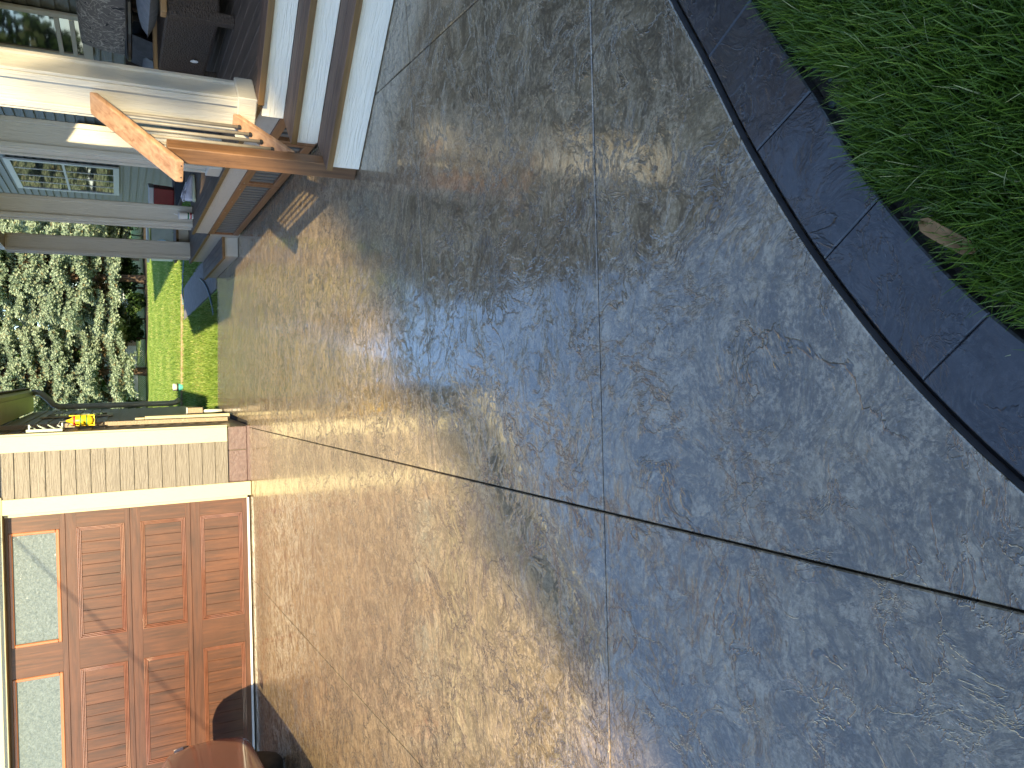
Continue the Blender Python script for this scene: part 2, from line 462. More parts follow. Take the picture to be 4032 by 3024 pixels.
# joints across the curved border: inner end, outer end (right to left)
KJ = [((3.22, -7.0), (3.24, -7.19)), ((2.86, -7.1), (2.89, -7.285)), ((2.54, -7.2), (2.58, -7.38)), ((2.23, -7.32), (2.28, -7.49)),
      ((1.93, -7.45), (1.99, -7.61)), ((1.64, -7.60), (1.715, -7.755)), ((1.365, -7.765), (1.444, -7.908)), ((1.096, -7.922), (1.18, -8.077)),
      ((.824, -8.11), (.923, -8.24)), ((.572, -8.33), (.685, -8.452)), ((.36, -8.58), (.50, -8.69)), ((.19, -8.87), (.35, -8.95)),
      ((.08, -9.18), (.255, -9.23)), ((.02, -9.5), (.20, -9.52)), ((0, -9.85), (.18, -9.85)), ((0, -10.2), (.18, -10.2))]
PER = 6
KJ = [((a[0] - .07 * (b[0] - a[0]), a[1] - .07 * (b[1] - a[1])), (b[0] + .06 * (b[0] - a[0]), b[1] + .06 * (b[1] - a[1]))) for a, b in KJ]
inner = spline([a for a, b in KJ], PER)
outer = spline([b for a, b in KJ], PER)

base = MB().add([(-9.4, -13, -.034), (5.2, -13, -.034), (5.2, 3.6, -.034), (-9.4, 3.6, -.034)], [(0, 1, 2, 3)]).build('driveway', JOINT)
tag(base, kind='structure')
drive = [(2.32, 2.78), (2.32, -3.6), (3.2, -4.6), (3.3, -6.97)] + [tuple(p) for p in inner] + [(0, -12.8), (-9.2, -12.8), (-9.2, .17), (.04, .17), (.06, 3.25)]
bm = bmesh.new()
bm.faces.new([bm.verts.new((p[0], p[1], 0)) for p in drive])
def cut(p, q, xmin=None):
    d = Vector((q[0] - p[0], q[1] - p[1], 0)); n = Vector((-d.y, d.x, 0)).normalized()
    fs = [f for f in bm.faces if xmin is None or f.calc_center_median().x > xmin]
    ge = list({v for f in fs for v in f.verts}) + list({e for f in fs for e in f.edges}) + fs
    bmesh.ops.bisect_plane(bm, geom=ge, dist=1e-5, plane_co=Vector((p[0], p[1], 0)), plane_no=n)
for p, q in (((-.023, .021), (.198, -8.512)), ((-1.8, .25), (-1.4, -5.6)), ((2.157, -5.03), (2.09, -6.41)), ((-3.6, 0), (-3.25, -6)), ((-5.5, 0), (-5.2, -6)), ((-7.3, 0), (-7.1, -6)),
             ((1.736, -7.243), (-.621, -7.294)), ((1, -9.2), (-1, -9.2)), ((1, -11), (-1, -11))):
    cut(p, q)
cut((1.746, -5.66), (.152, -5.86), .2)
polys = [[(v.co.x, v.co.y) for v in f.verts] for f in bm.faces]
bm.free()

def inset(poly, d):
    n = len(poly)
    a = sum(poly[i][0] * poly[(i + 1) % n][1] - poly[(i + 1) % n][0] * poly[i][1] for i in range(n))
    if a < 0: poly = poly[::-1]
    out = []
    for i in range(n):
        p0, p1, p2 = (np.array(poly[k % n]) for k in (i - 1, i, i + 1))
        e1, e2 = p1 - p0, p2 - p1
        e1 = e1 / max(np.linalg.norm(e1), 1e-9); e2 = e2 / max(np.linalg.norm(e2), 1e-9)
        n1, n2 = np.array((-e1[1], e1[0])), np.array((-e2[1], e2[0]))
        m = n1 + n2; m = m / max(np.linalg.norm(m), 1e-6)
        out.append(tuple(p1 + m * d / max(.35, float(m @ n1))))
    return out

def slab(name, poly, mat, parent, z=0.0, ch=.004):
    """slab with a worn top edge"""
    a = inset(poly, ch); n = len(a)
    b = poly
    if sum(b[i][0] * b[(i + 1) % n][1] - b[(i + 1) % n][0] * b[i][1] for i in range(n)) < 0: b = b[::-1]
    vs = [(p[0], p[1], z - .045) for p in b] + [(p[0], p[1], z - ch) for p in b] + [(p[0], p[1], z) for p in a]
    fs = [(i, (i + 1) % n, n + (i + 1) % n, n + i) for i in range(n)] + [(n + i, n + (i + 1) % n, 2 * n + (i + 1) % n, 2 * n + i) for i in range(n)] + [tuple(range(2 * n, 3 * n))]
    return obj(name, vs, fs, mat, parent)

for p in polys:
    slab('concrete_slab', inset(p, .0028), CONC, base, ch=.003)

# curved border: stamped segments, each its own piece
kb = MB()
n_ = len(inner)
kb.add([(*p, -.03) for p in inner] + [(*(p + (p - q) * 1.5), -.0301) for p, q in zip(outer, inner)], [(i, n_ + i, n_ + i + 1, i + 1) for i in range(n_ - 1)])
kerb = kb.build('border', JOINT); tag(kerb, kind='structure')
for j in range(len(KJ) - 1):
    I = inner[j * PER:(j + 1) * PER + 1]; O = outer[j * PER:(j + 1) * PER + 1]
    ii = [tuple(a + (b - a) * .095) for a, b in zip(I, O)]
    slab('border_segment', inset([*ii, *[tuple(q) for q in O][::-1]], .0009), BORD, kerb, z=.002 + .001 * math.sin(j * 2.3), ch=.0035)
# rounded lip of the slab beside the groove (tooled edge)
lip = MB()
for k in range(n_ - 1):
    a, b = inner[k], inner[k + 1]; oa, ob = outer[k], outer[k + 1]
    lip.add([(*(a - (oa - a) * .005), -.003), (*(b - (ob - b) * .005), -.003), (*(b + (ob - b) * .035), -.012), (*(a + (oa - a) * .035), -.012)], [(0, 3, 2, 1)])
lip.build('tooled_edge', JOINT, kerb)

# soil strip and pebbles between border and grass
so = MB().add([(*p, -.028) for p in outer] + [(*(p + (p - q) * 4.0), -.02) for p, q in zip(outer, inner)], [(i, n_ + i, n_ + i + 1, i + 1) for i in range(n_ - 1)]).build('flower_bed', SOIL)
tag(so, kind='structure')
pb = MB()
for k in range(150):
    u = rng.uniform(14, 76); i = int(u); t = u - i
    p = outer[i] * (1 - t) + outer[i + 1] * t; q = inner[i]
    d = (p - q) / np.linalg.norm(p - q)
    c = p + d * rng.uniform(.008, .055)
    r = rng.uniform(.006, .011)
    pb.lathe((c[0], c[1], -.027), [(r * .55, 0), (r * 1.1, r * .3), (r * .9, r * .55), (r * .3, r * .7)], 7)
pbo = pb.build('pebbles', PEB, smooth=True)
tag(pbo, 'small dark grey pebbles wedged between border and grass', 'pebbles', kind='stuff')

def blades(name, px, py, pz, hgt, wid, mat, seg=3, lean=.9, tone=None, parent=None, blunt=.04):
    """curved grass blades: ribbons of seg quads with a pointed top"""
    n = len(px)
    az = rng.uniform(0, 2 * np.pi, n); tilt = np.abs(rng.normal(0, .45, n)) * lean; curl = rng.uniform(.2, 1.1, n) * lean
    fac = az + np.pi / 2 + rng.normal(0, .5, n)
    V = np.zeros((n, (seg + 1) * 2, 3), np.float32)
    x = np.zeros(n); z = np.zeros(n); ang = tilt.copy()
    for k in range(seg + 1):
        w = wid * (1 - (k / seg) ** 2.2) * .5 + wid * blunt
        for s, j in ((-1, 0), (1, 1)):
            V[:, 2 * k + j, 0] = px + np.cos(az) * x + s * np.cos(fac) * w
            V[:, 2 * k + j, 1] = py + np.sin(az) * x + s * np.sin(fac) * w
            V[:, 2 * k + j, 2] = pz + z
        x = x + np.sin(ang) * hgt / seg; z = z + np.cos(ang) * hgt / seg
        ang = ang + curl / seg
    F = []
    b = (np.arange(n) * (seg + 1) * 2)[:, None]
    for k in range(seg):
        F.append(b + np.array([[2 * k, 2 * k + 1, 2 * k + 3, 2 * k + 2]]))
    F = np.stack(F, 1).reshape(-1, 4)
    tn = rng.uniform(0, .85, n) if tone is None else tone
    return np_mesh(name, V.reshape(-1, 3), F, mat, parent, shade=np.repeat(tn, seg), smooth=False)

# near grass beside the border
on = np.array(outer); inn = np.array(inner)
def outside(x, y):
    """signed distance outwards from the outer border line"""
    d2 = (x[:, None] - on[None, :, 0]) ** 2 + (y[:, None] - on[None, :, 1]) ** 2
    i = d2.argmin(1); d = on[i] - inn[i]; d /= np.linalg.norm(d, axis=1)[:, None]
    return (x - on[i, 0]) * d[:, 0] + (y - on[i, 1]) * d[:, 1]
NX = rng.uniform(.3, 3.0, 300000); NY = rng.uniform(-9.4, -7.25, 300000)
dd = outside(NX, NY)
ragged = .030 + .02 * np.sin(NX * 17) + .015 * np.sin(NY * 29 + NX * 5)
near_cam = (NX - CAM[0]) ** 2 + (NY - CAM[1]) ** 2 > .16
ok = (dd > ragged) & (dd < .95) & near_cam
NX, NY, dd = NX[ok], NY[ok], dd[ok]
hg = rng.uniform(.05, .115, len(NX)) * np.clip(.65 + dd * 3.5, .65, 1.0)
tn = np.clip(rng.beta(2, 2.4, len(NX)) * .85 + .12 * np.sin(NX * 9) * np.sin(NY * 7), 0, .9)
tn[rng.random(len(NX)) < .012] = 1.0
tag(blades('front_lawn_grass', NX, NY, np.full(len(NX), -.03), hg, rng.uniform(.0018, .0036, len(NX)), GRASS, seg=4, tone=tn, lean=.8, blunt=.09),
    'long dark green grass beside the curved border', 'grass', kind='stuff')

# back lawn
bl = MB().prism([(-26, 39.2), (-26, 3.1), (.1, 3.1), (2.25, 2.6), (5, 2.6), (26, 2.6), (26, 31), (5.5, 30.3), (3.1, 33.6), (.9, 38.3)], -.065, -.012).build('back_lawn', TURF)
tag(bl, kind='structure')
nl = MB().prism([(-60, 39.5), (60, 39.5), (60, 75), (-60, 75)], -.066, -.01).build('neighbour_lawn', TURF)
tag(nl, kind='structure')
mb_ = MB().prism([(-30, 39.0), (.85, 38.1), (3.0, 33.4), (5.5, 30.1), (30, 30.6), (30, 39.8), (-30, 39.8)], -.066, -.016).build('mulch_bed', SOIL)
tag(mb_, kind='structure')
BX = rng.uniform(-1.5, 6.5, 110000); BY = 3.02 + rng.random(110000) ** 1.6 * 28
ok = (BY > 3.34 - .215 * BX) & ~((BX > 1.80) & (BX < 2.5) & (BY < 9.45))
BX, BY = BX[ok], BY[ok]
tag(blades('back_lawn_grass', BX, BY, np.full(len(BX), -.014), rng.uniform(.03, .07, len(BX)) * (1 + BY / 40), rng.uniform(.006, .011, len(BX)) * (1 + BY / 12), LAWNB, seg=2,
           tone=np.clip(rng.beta(2, 2, len(BX)) + .15 * np.sin(BX * 2.1) * np.sin(BY * 1.3), 0, 1)), 'sunlit short lawn behind the driveway', 'grass', kind='stuff')
# concrete walk in the lawn and tan timber edging
WALK = pmat('walk_concrete', (.16, .155, .15), (.26, .25, .24), ns=9, rough=.8, bump=.003)
wk = MB().prism([(1.86, 3.0), (2.6, 2.9), (2.5, 9.25), (1.80, 9.45)], -.05, .012).build('walk_slab', WALK, bevel=.006)
tag(wk, kind='structure')
ed = MB()
pe = [(2.4, 9.58), (2.16, 9.65), (1.5, 9.85), (.73, 10.14), (.3, 10.32), (-1.0, 10.8)]
for a, b in zip(pe[:-1], pe[1:]):
    a, b = Vector((*a, 0)), Vector((*b, 0)); d = (b - a).normalized()
    ed.obox(((a + b) / 2) + Vector((0, 0, .02)), (d, Vector((-d.y, d.x, 0)), Vector((0, 0, 1))), ((b - a).length / 2 - .004, .035, .035))
tag(ed.build('lawn_edging', pmat('weathered_timber', (.22, .17, .11), (.36, .29, .20), ns=12, rough=.9, bump=.01), loc=(0, 0, 0), bevel=.006),
    'weathered tan timber edging across the back lawn', 'edging')

# ================================================================== GARAGE
EXPO = .1368
def lap(axis, a, b, face, z, sgn=1, h=EXPO, t=.013, eps=.002):
    """one lap-siding board between a and b along axis 0/1; face = wall plane; sgn = outward sign along the other axis"""
    prof = [(eps, z + h + .012), (eps + .004, z + h + .012), (t, z), (eps, z)]
    if axis == 0: poly = [(a, face + sgn * o, q) for o, q in prof]; d = (b - a, 0, 0)
    else: poly = [(face + sgn * o, a, q) for o, q in prof]; d = (0, b - a, 0)
    if (axis == 0) == (sgn > 0): poly = poly[::-1]
    m = MB().extrude(poly, d)
    return m

gar = empty('garage', (-2.7, 3.2, 0), 'tan lap-sided garage with cream trim and wood-look door', 'garage')
w = MB()
w.box(-.80, -.03, .03, .16, .0, 2.66); w.box(-6.3, -5.42, .03, .16, 0, 2.66); w.box(-5.42, -.80, .03, .16, 2.46, 2.66)
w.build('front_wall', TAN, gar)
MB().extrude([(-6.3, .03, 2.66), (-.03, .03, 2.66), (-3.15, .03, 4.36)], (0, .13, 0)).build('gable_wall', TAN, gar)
for i in range(13):
    z = 2.66 + i * EXPO; x1 = -.03 - (z + .1 - 2.66) / .5 * .98; x0 = -6.27 + (z + .1 - 2.66) / .5 * .98
    if x1 - x0 > .3: lap(0, x0, x1, .03, z, -1).build('gable_board', TAN, gar)
MB().box(-.13, -.02, .16, 6.4, .0, 2.66).box(-6.3, -6.17, .16, 6.4, 0, 2.66).box(-6.17, -.13, 6.27, 6.4, 0, 2.66).build('side_wall', TANY, gar)
# siding boards, one by one
for i in range(18):
    z = .247 + i * EXPO
    if z + EXPO > 2.67: break
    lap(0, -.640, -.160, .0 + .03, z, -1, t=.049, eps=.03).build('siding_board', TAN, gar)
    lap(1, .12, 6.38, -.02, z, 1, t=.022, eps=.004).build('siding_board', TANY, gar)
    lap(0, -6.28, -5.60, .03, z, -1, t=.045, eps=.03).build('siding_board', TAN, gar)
MB().box(-.165, 0, -.020, .03, .247, 2.68).build('corner_trim', CREAM, gar, bevel=.003)
MB().box(.0015, .022, -.020, .125, .247, 2.68).build('corner_trim', CREAM, gar, bevel=.003)
MB().box(-.794, -.636, -.028, .098, .004, 2.405).build('door_casing', CREAM, gar, bevel=.004)
MB().box(-5.60, -5.435, -.028, .098, .004, 2.405).build('door_casing', CREAM, gar, bevel=.004)
MB().box(-5.63, -.61, -.030, .098, 2.407, 2.58).build('door_header', CREAMX, gar, bevel=.004)
MB().box(-.832, -.796, .055, .099, .035, 2.40).build('door_stop', CREAM, gar, bevel=.002)
# painted foundation blocks
for x0, x1 in ((-.634, -.274), (-.268, -.004)):
    MB().box(x0, x1, .012, .14, .036, .24).build('foundation_block', FND, gar, bevel=.006, seg=2)
MB().box(-.634, .004, .002, .14, -.01, .034).build('foundation_ledge', FND, gar, bevel=.006)
for k in range(8):
    y0 = .142 + k * .8
    MB().box(-.12, -.006, y0, y0 + .79, -.01, .24).build('foundation_block', FND, gar, bevel=.006)
# overhead door
DX0, DX1 = -5.375, -.836
COLS = [(-2.19, -1.0), (-3.70, -2.51), (-5.21, -4.02)]
DY = .100
door = MB().box(DX0, DX1, DY + .035, DY + .05, .03, 2.46).build('garage_door', DOORH, gar)
MB().box(DX0, DX1, DY - .012, DY + .03, .012, .036).build('bottom_seal', RUBBER, door, bevel=.003)
first_ring = first_plank = None
for k in range(4):
    z0 = .0385 + .6096 * k; z1 = z0 + .6066
    a, b = z0 + .052, z0 + .507
    MB().box(DX0, DX1, DY, DY + .034, z0, a).build('door_rail', DOORH, door, bevel=.0015)
    MB().box(DX0, DX1, DY, DY + .034, b, z1).build('door_rail', DOORH, door, bevel=.0015)
    xs = [DX1] + [q for c0, c1 in COLS for q in (c1, c0)] + [DX0]
    for i in range(0, len(xs), 2):
        MB().box(xs[i + 1], xs[i], DY + .0003, DY + .034, a, b).build('door_stile', DOORW, door)
    for c0, c1 in COLS:
        m = MB()
        if k < 3:
            for d, w_, y in ((0, .014, -.010), (.0155, .013, -.005), (.030, .013, .001)):
                X0, X1, A, B = c0 + d, c1 - d, a + d, b - d
                m.box(X0, X1, DY + y, DY + .03, A, A + w_).box(X0, X1, DY + y, DY + .03, B - w_, B)
                m.box(X0, X0 + w_, DY + y, DY + .03, A + w_, B - w_).box(X1 - w_, X1, DY + y, DY + .03, A + w_, B - w_)
            m.build('panel_moulding', MOULD, door, bevel=.003)
            n = 9; X0, X1 = c0 + .043, c1 - .043; pw = (X1 - X0) / n
            for i in range(n):
                MB().box(X0 + i * pw + .0008, X0 + (i + 1) * pw - .0008, DY + .010, DY + .034, a + .043, b - .043).build('plank', DOORW, door, bevel=.002)
        else:
            for y, d, w_ in ((-.012, 0, .034),):
                m.box(c0, c1, DY + y, DY + .03, a, a + w_).box(c0, c1, DY + y, DY + .03, b - w_, b)
                m.box(c0, c0 + w_, DY + y, DY + .03, a + w_, b - w_).box(c1 - w_, c1, DY + y, DY + .03, a + w_, b - w_)
            m.build('window_frame', DFRAME, door, bevel=.008)
            MB().box(c0 + .03, c1 - .03, DY + .012, DY + .02, a + .03, b - .03).build('window_pane', FROST, door)
# roof, soffit, gutter
rf = MB()
for s, e in ((1, .40), (-1, -6.70)):
    xr = -3.15
    rf.add([(e, -.45, 2.72), (xr, -.45, 4.50), (xr, 6.7, 4.50), (e, 6.7, 2.72), (e, -.45, 2.80), (xr, -.45, 4.58), (xr, 6.7, 4.58), (e, 6.7, 2.80)],
           [(0, 1, 2, 3), (7, 6, 5, 4), (0, 4, 5, 1), (3, 2, 6, 7), (0, 3, 7, 4)])
rf.build('roof', ROOF, gar)
MB().box(.0, .25, -.44, 6.45, 2.662, 2.70).build('soffit', GUTT, gar)
MB().box(.252, .275, -.45, 6.5, 2.64, 2.80).build('fascia', GUTT, gar)
gt = MB().extrude([(.277, -.46, 2.79), (.277, -.46, 2.67), (.335, -.46, 2.665), (.365, -.46, 2.73), (.365, -.46, 2.79), (.355, -.46, 2.79), (.355, -.46, 2.735), (.33, -.46, 2.68), (.287, -.46, 2.68), (.287, -.46, 2.79)][::-1], (0, 6.96, 0))
gt.build('gutter', GUTT, gar)
ds = MB().tube([(.32, 6.42, 2.68), (.32, 6.42, 2.60), (.30, 6.42, 2.54), (.20, 6.40, 2.44), (.10, 6.38, 2.36), (.065, 6.37, 2.28), (.06, 6.36, 2.15), (.06, 6.36, .50), (.075, 6.36, .40), (.13, 6.36, .33)], .052, 10)
ds.build('downspout', PIPE, gar, smooth=True)
for z in (2.0, .9): MB().box(.0, .108, 6.33, 6.39, z, z + .03).build('downspout_strap', PIPE, gar)
MB().box(-6.68, .37, -.46, -.44, 2.64, 2.66).build('rake_return', CREAMX, gar)
for s in (1, -1):
    e = .40 if s > 0 else -6.70
    MB().extrude([(e, -.452, 2.62), (-3.15, -.452, 4.40), (-3.15, -.452, 4.56), (e, -.452, 2.78)], (0, -.025, 0)).build('rake_board', CREAMX, gar)
# things fixed on the side wall
sw = MB().box(.006, .028, 3.45, 4.15, 1.42, 2.34).build('side_window', CREAM, gar, bevel=.003)
MB().box(.0285, .032, 3.53, 4.07, 1.50, 2.26).build('pane', GLASS, sw)
MB().box(.0286, .036, 3.53, 4.07, 1.865, 1.895).build('sash_bar', CREAM, sw)
MB().box(.008, .058, .98, 1.10, .12, 2.55).build('door_casing', TANY, gar, bevel=.004)
MB().box(.008, .085, 1.36, 1.45, .05, 1.05).build('conduit_cover', CREAM, gar, bevel=.006)
MB().box(.008, .070, 1.37, 1.44, 1.052, 1.16).build('conduit_cover', CREAM, gar, bevel=.006)
mb2 = MB().box(.01, .125, 2.5, 2.62, .275, .475).build('outlet_box', TANY, gar, bevel=.006)
MB().box(.02, .128, 2.49, 2.63, .477, .487).build('box_cap', LIDW, mb2)
MB().tube([(.07, 2.56, .27), (.07, 2.56, .012)], .022, 10).build('conduit_pipe', LIDW, gar, smooth=True)

# wall ornament and yellow lantern hanging beside the corner trim
orn = empty('wall_ornament', (.05, .3, 1.86), 'pale teal metal scroll ornament on the garage side wall', 'ornament')
MB().box(.022, .05, .18, .20, 1.87, 2.20).build('back_bar', TEALM, orn, bevel=.002)
for q, (z, r) in enumerate(((2.14, .03), (2.06, .05), (1.97, .04), (1.90, .025))):
    MB().tube([(.06 + r * .6 * math.cos(t) , .27 + q * .03 + r * math.sin(t) * .6, z + r * math.cos(t)) for t in np.linspace(0, 5.5, 14)], .007, 6).build('scroll', TEALM, orn, smooth=True)
MB().box(.05, .10, .19, .21, 2.165, 2.18).build('bracket_arm', TEALM, orn)
MB().box(.05, .10, .36, .38, 1.875, 1.89).build('bracket_arm', TEALM, orn)
lan = empty('yellow_lantern', (.09, .8, 1.58), 'bright yellow hanging lantern with green bands beside garage corner', 'lantern')
MB().lathe((.095, .8, 1.60), [(.035, 0), (.055, .03), (.06, .12), (.05, .19), (.02, .235), (.01, .27)], 14).build('lantern_body', YEL, lan, smooth=True)
for z, r in ((1.655, .060), (1.715, .062)):
    MB().lathe((.095, .8, z), [(r - .004, 0), (r, .004), (r, .012), (r - .004, .016)], 14).build('band', CGRN, lan)
MB().lathe((.095, .8, 1.775), [(.05, 0), (.057, .004), (.055, .02), (.05, .024)], 14).build('band', CRED, lan)
for s in (-1, 1): MB().box(.095 + s * .05, .095 + s * .062, .793, .807, 1.585, 1.84).build('side_post', YEL, lan, bevel=.003)
MB().box(.03, .15, .79, .81, 1.585, 1.597).build('foot_bar', YEL, lan)
MB().tube([(.095, .8, 1.86), (.09, .8, 1.93), (.03, .8, 1.96)], .004, 6).build('hanger', METAL, lan)

# dark shed end showing beyond the garage
shd = empty('garden_shed', (-1.4, 10.4, 0), 'dark olive shed end behind the garage', 'shed')
MB().box(-3.0, -.25, 9.0, 11.5, 0, 2.45).build('wall', pmat('olive_board', (.06, .06, .035), (.10, .10, .06), ns=7, rough=.8), shd)
MB().box(-3.1, -.12, 8.9, 11.6, 2.452, 2.58).build('roof', pmat('olive_fascia', (.16, .16, .09), (.2, .2, .12), ns=7, rough=.7), shd)
MB().box(-.249, -.235, 9.3, 9.9, 1.9, 2.3).build('window', GLASS, shd)

# ================================================================== PORCH
DK = .537          # deck level
PX = 2.25          # side face of the porch
S = Vector((-.7071068, -.7071068, 0)); T = Vector((.7071068, -.7071068, 0)); Z = Vector((0, 0, 1))
def st(s, t, z=0): return S * s + T * t + Z * z
porch = empty('porch', (3.3, -.5, 0), 'raised timber porch with white square columns and corner steps', 'porch')
# deck boards along the house, cut by the diagonal step edge
bw = .139
SE = 1.553 / .7071068
i = 0; x = 2.222
while x < 4.38:
    x1 = min(x + bw, 4.392)
    ya, yb = -SE - x, -SE - x1
    ya, yb = max(ya + 0, -6.4), max(yb + 0, -6.4)
    if x < 2.86:
        far = .40
    else: far = 3.62
    if x > 2.3:
        MB().prism([(x, ya + .16), (x1 - .005, yb + .16), (x1 - .005, far), (x, far)], DK - .034, DK).build('deck_board', DECK, porch, bevel=.003)
    else:
        MB().prism([(x, ya + .16), (x1 - .005, yb + .16), (x1 - .005, far), (x, far)], DK - .034, DK).build('deck_board', DECK, porch, bevel=.003)
    x = x1; i += 1
# border board along the diagonal edge
tl, tr = 4.56, 6.75
def dbox(s0, s1, t0, t1, z0, z1):
    return MB().extrude([st(s0, t0, z0), st(s1, t0, z0), st(s1, t1, z0), st(s0, t1, z0)], (0, 0, z1 - z0))
dbox(1.553, 1.445, 4.69, tr, DK - .035, DK + .0005).build('deck_board', TREAD, porch, bevel=.003)
dbox(1.4435, 1.36, 4.85, tr, DK - .0352, DK + .0004).build('deck_board', TREAD, porch, bevel=.003)
dbox(1.5555, 1.5535, 4.69, tr, DK - .036, DK - .001).build('deck_edge', EDGE, porch)
MB().box(2.2185, 2.2205, -4.39, .40, DK - .035, DK - .001).build('deck_edge', EDGE, porch)
# risers and treads
zt = [.205, .370]
rs = [2.034, 1.777, 1.523]
zr = [(0.004, .168), (.207, .333), (.372, DK - .036)]
for (s_, (a, b)) in zip(rs, zr):
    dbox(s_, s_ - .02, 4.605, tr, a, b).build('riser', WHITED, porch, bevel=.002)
for z_, s_ in zip(zt, rs):
    for j, (q0, q1) in enumerate(((.032, -.105), (-.110, -.255))):
        dbox(s_ + q0, s_ + q1, 4.60, tr, z_ - .035, z_).build('tread', TREAD, porch, bevel=.004)
    dbox(s_ + .0345, s_ + .0325, 4.60, tr, z_ - .035, z_ - .002).build('tread_edge', EDGE, porch)
    dbox(s_ + .03, s_ - .25, 4.5985, 4.5965, z_ - .034, z_ - .002).build('tread_edge', EDGE, porch)
# stringer boards closing the left side of the steps
for a, b in ((0.03, .095), (.10, .165)):
    dbox(2.012, 1.80, 4.604, 4.585, a, b).build('stringer_board', EDGE, porch, bevel=.002)
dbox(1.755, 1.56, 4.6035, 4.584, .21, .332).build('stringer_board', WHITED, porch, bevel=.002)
# skirt and louvred base along the driveway side
MB().box(PX - .012, PX + .012, -4.36, .40, .358, DK - .037).build('skirt_board', WHITEY, porch, bevel=.002)
MB().box(PX + .05, PX + .07, -4.3, .40, .0, .357).build('base_shade', DARK, porch)  # black panel painted as the shade behind the slats
panels = [(-4.36, -3.62), (-3.605, -2.262), (-2.25, .40)]
slat0 = None
for (a, b) in panels:
    MB().box(PX - .016, PX + .016, a, b, .291, .355).build('frame_rail', CEDAR, porch, bevel=.002)
    MB().box(PX - .016, PX + .016, a, b, .020, .085).build('frame_rail', CEDAR, porch, bevel=.002)
    for q in (a, b - .055):
        MB().box(PX - .0155, PX + .0155, q, q + .055, .0855, .2905).build('frame_stile', CEDAR, porch, bevel=.002)
    y = a + .075
    while y < b - .08:
        if slat0 is None:
            slat0 = MB().obox((PX + .008, y, .188), (Vector((1, 0, 0)), Vector((0, 1, 0)), Z), (.010, .027, .1015)).build('slat', SLAT, porch, bevel=.004)
            y00 = y
        else: copy_part(slat0, porch, (0, y - y00, 0))
        y += .107
    for q in np.arange(a + .2, b, .55):
        MB().lathe((PX - .0165, q, .324), [(.0065, 0), (.0065, .001), (.003, .0022)], 8, axis=(-1, 0, 0)).build('screw_head', METAL, porch)
# panel under the steps (seen between the treads)
# lower landing and side step at the far end
for x0, x1 in ((2.225, 2.37), (2.375, 2.52), (2.525, 2.68), (2.685, 2.86)):
    MB().box(x0, x1, .42, 3.05, .333, .367).build('landing_board', DECK, porch, bevel=.003)
MB().box(2.2215, 2.2235, .42, 2.84, .333, .365).build('deck_edge', EDGE, porch)
MB().box(2.24, 2.26, .42, 2.9, .0, .332).build('skirt_board', WHITEY, porch, bevel=.002)
MB().box(2.26, 2.86, .4015, .4155, .368, DK - .037).build('riser', WHITE, porch)
for x0, x1 in ((1.985, 2.07), (2.075, 2.155), (2.16, 2.238)):
    MB().box(x0, x1, .56, 2.93, .156, .188).build('step_tread', DECK, porch, bevel=.003)
MB().box(1.983, 2.238, .556, .5585, .156, .186).build('deck_edge', EDGE, porch)
MB().box(1.981, 1.9835, .556, 2.93, .156, .186).build('deck_edge', EDGE, porch)
MB().box(2.012, 2.238, .585, .605, .004, .155).build('step_riser', WHITE, porch, bevel=.002)
MB().box(2.012, 2.03, .606, 2.90, .004, .155).build('step_riser', WHITEY, porch, bevel=.002)
MB().box(2.36, 2.86, 3.04, 3.06, .368, .50).build('riser', WHITE, porch)
MB().box(2.30, 2.86, 3.00, 3.6, .502, .537).build('deck_board', DECK, porch, bevel=.003)
MB().box(2.36, 2.86, 2.997, 2.9995, .503, .535).build('deck_edge', EDGE, porch)
# columns
def column(c, rot, z0, z1, hw=.11, base=True):
    c = Vector((*c, 0)); a = Vector((math.cos(rot), math.sin(rot), 0)); b = Vector((-math.sin(rot), math.cos(rot), 0))
    core = MB().obox(c + Z * ((z0 + z1) / 2), (a, b, Z), (hw - .009, hw - .009, (z1 - z0) / 2)).build('column', WHITE, porch)
    for i in (-1, 1):
        for j in (-1, 1):
            MB().obox(c + a * i * (hw - .018) + b * j * (hw - .001) + Z * ((z0 + z1) / 2), (a, b, Z), (.018, .0085, (z1 - z0) / 2 - .001)).build('corner_board', WHITE, core, bevel=.002)
            MB().obox(c + b * j * (hw - .0285) + a * i * (hw - .0005) + Z * ((z0 + z1) / 2), (a, b, Z), (.0085, .018, (z1 - z0) / 2 - .001)).build('corner_board', WHITE, core, bevel=.002)
    if base: MB().obox(c + Z * (z0 + .055), (a, b, Z), (hw + .022, hw + .022, .055)).build('base_trim', WHITE, core, bevel=.006)
    return core
TOP = 2.62
column((2.243, -4.238), math.radians(45), DK, TOP)
column((2.375, -2.535), 0, DK, TOP)
column((2.385, .315), 0, DK, TOP, base=False)
column((2.385, 2.895), 0, .367, TOP, base=False)
column((4.20, -6.15), math.radians(45), DK, TOP)
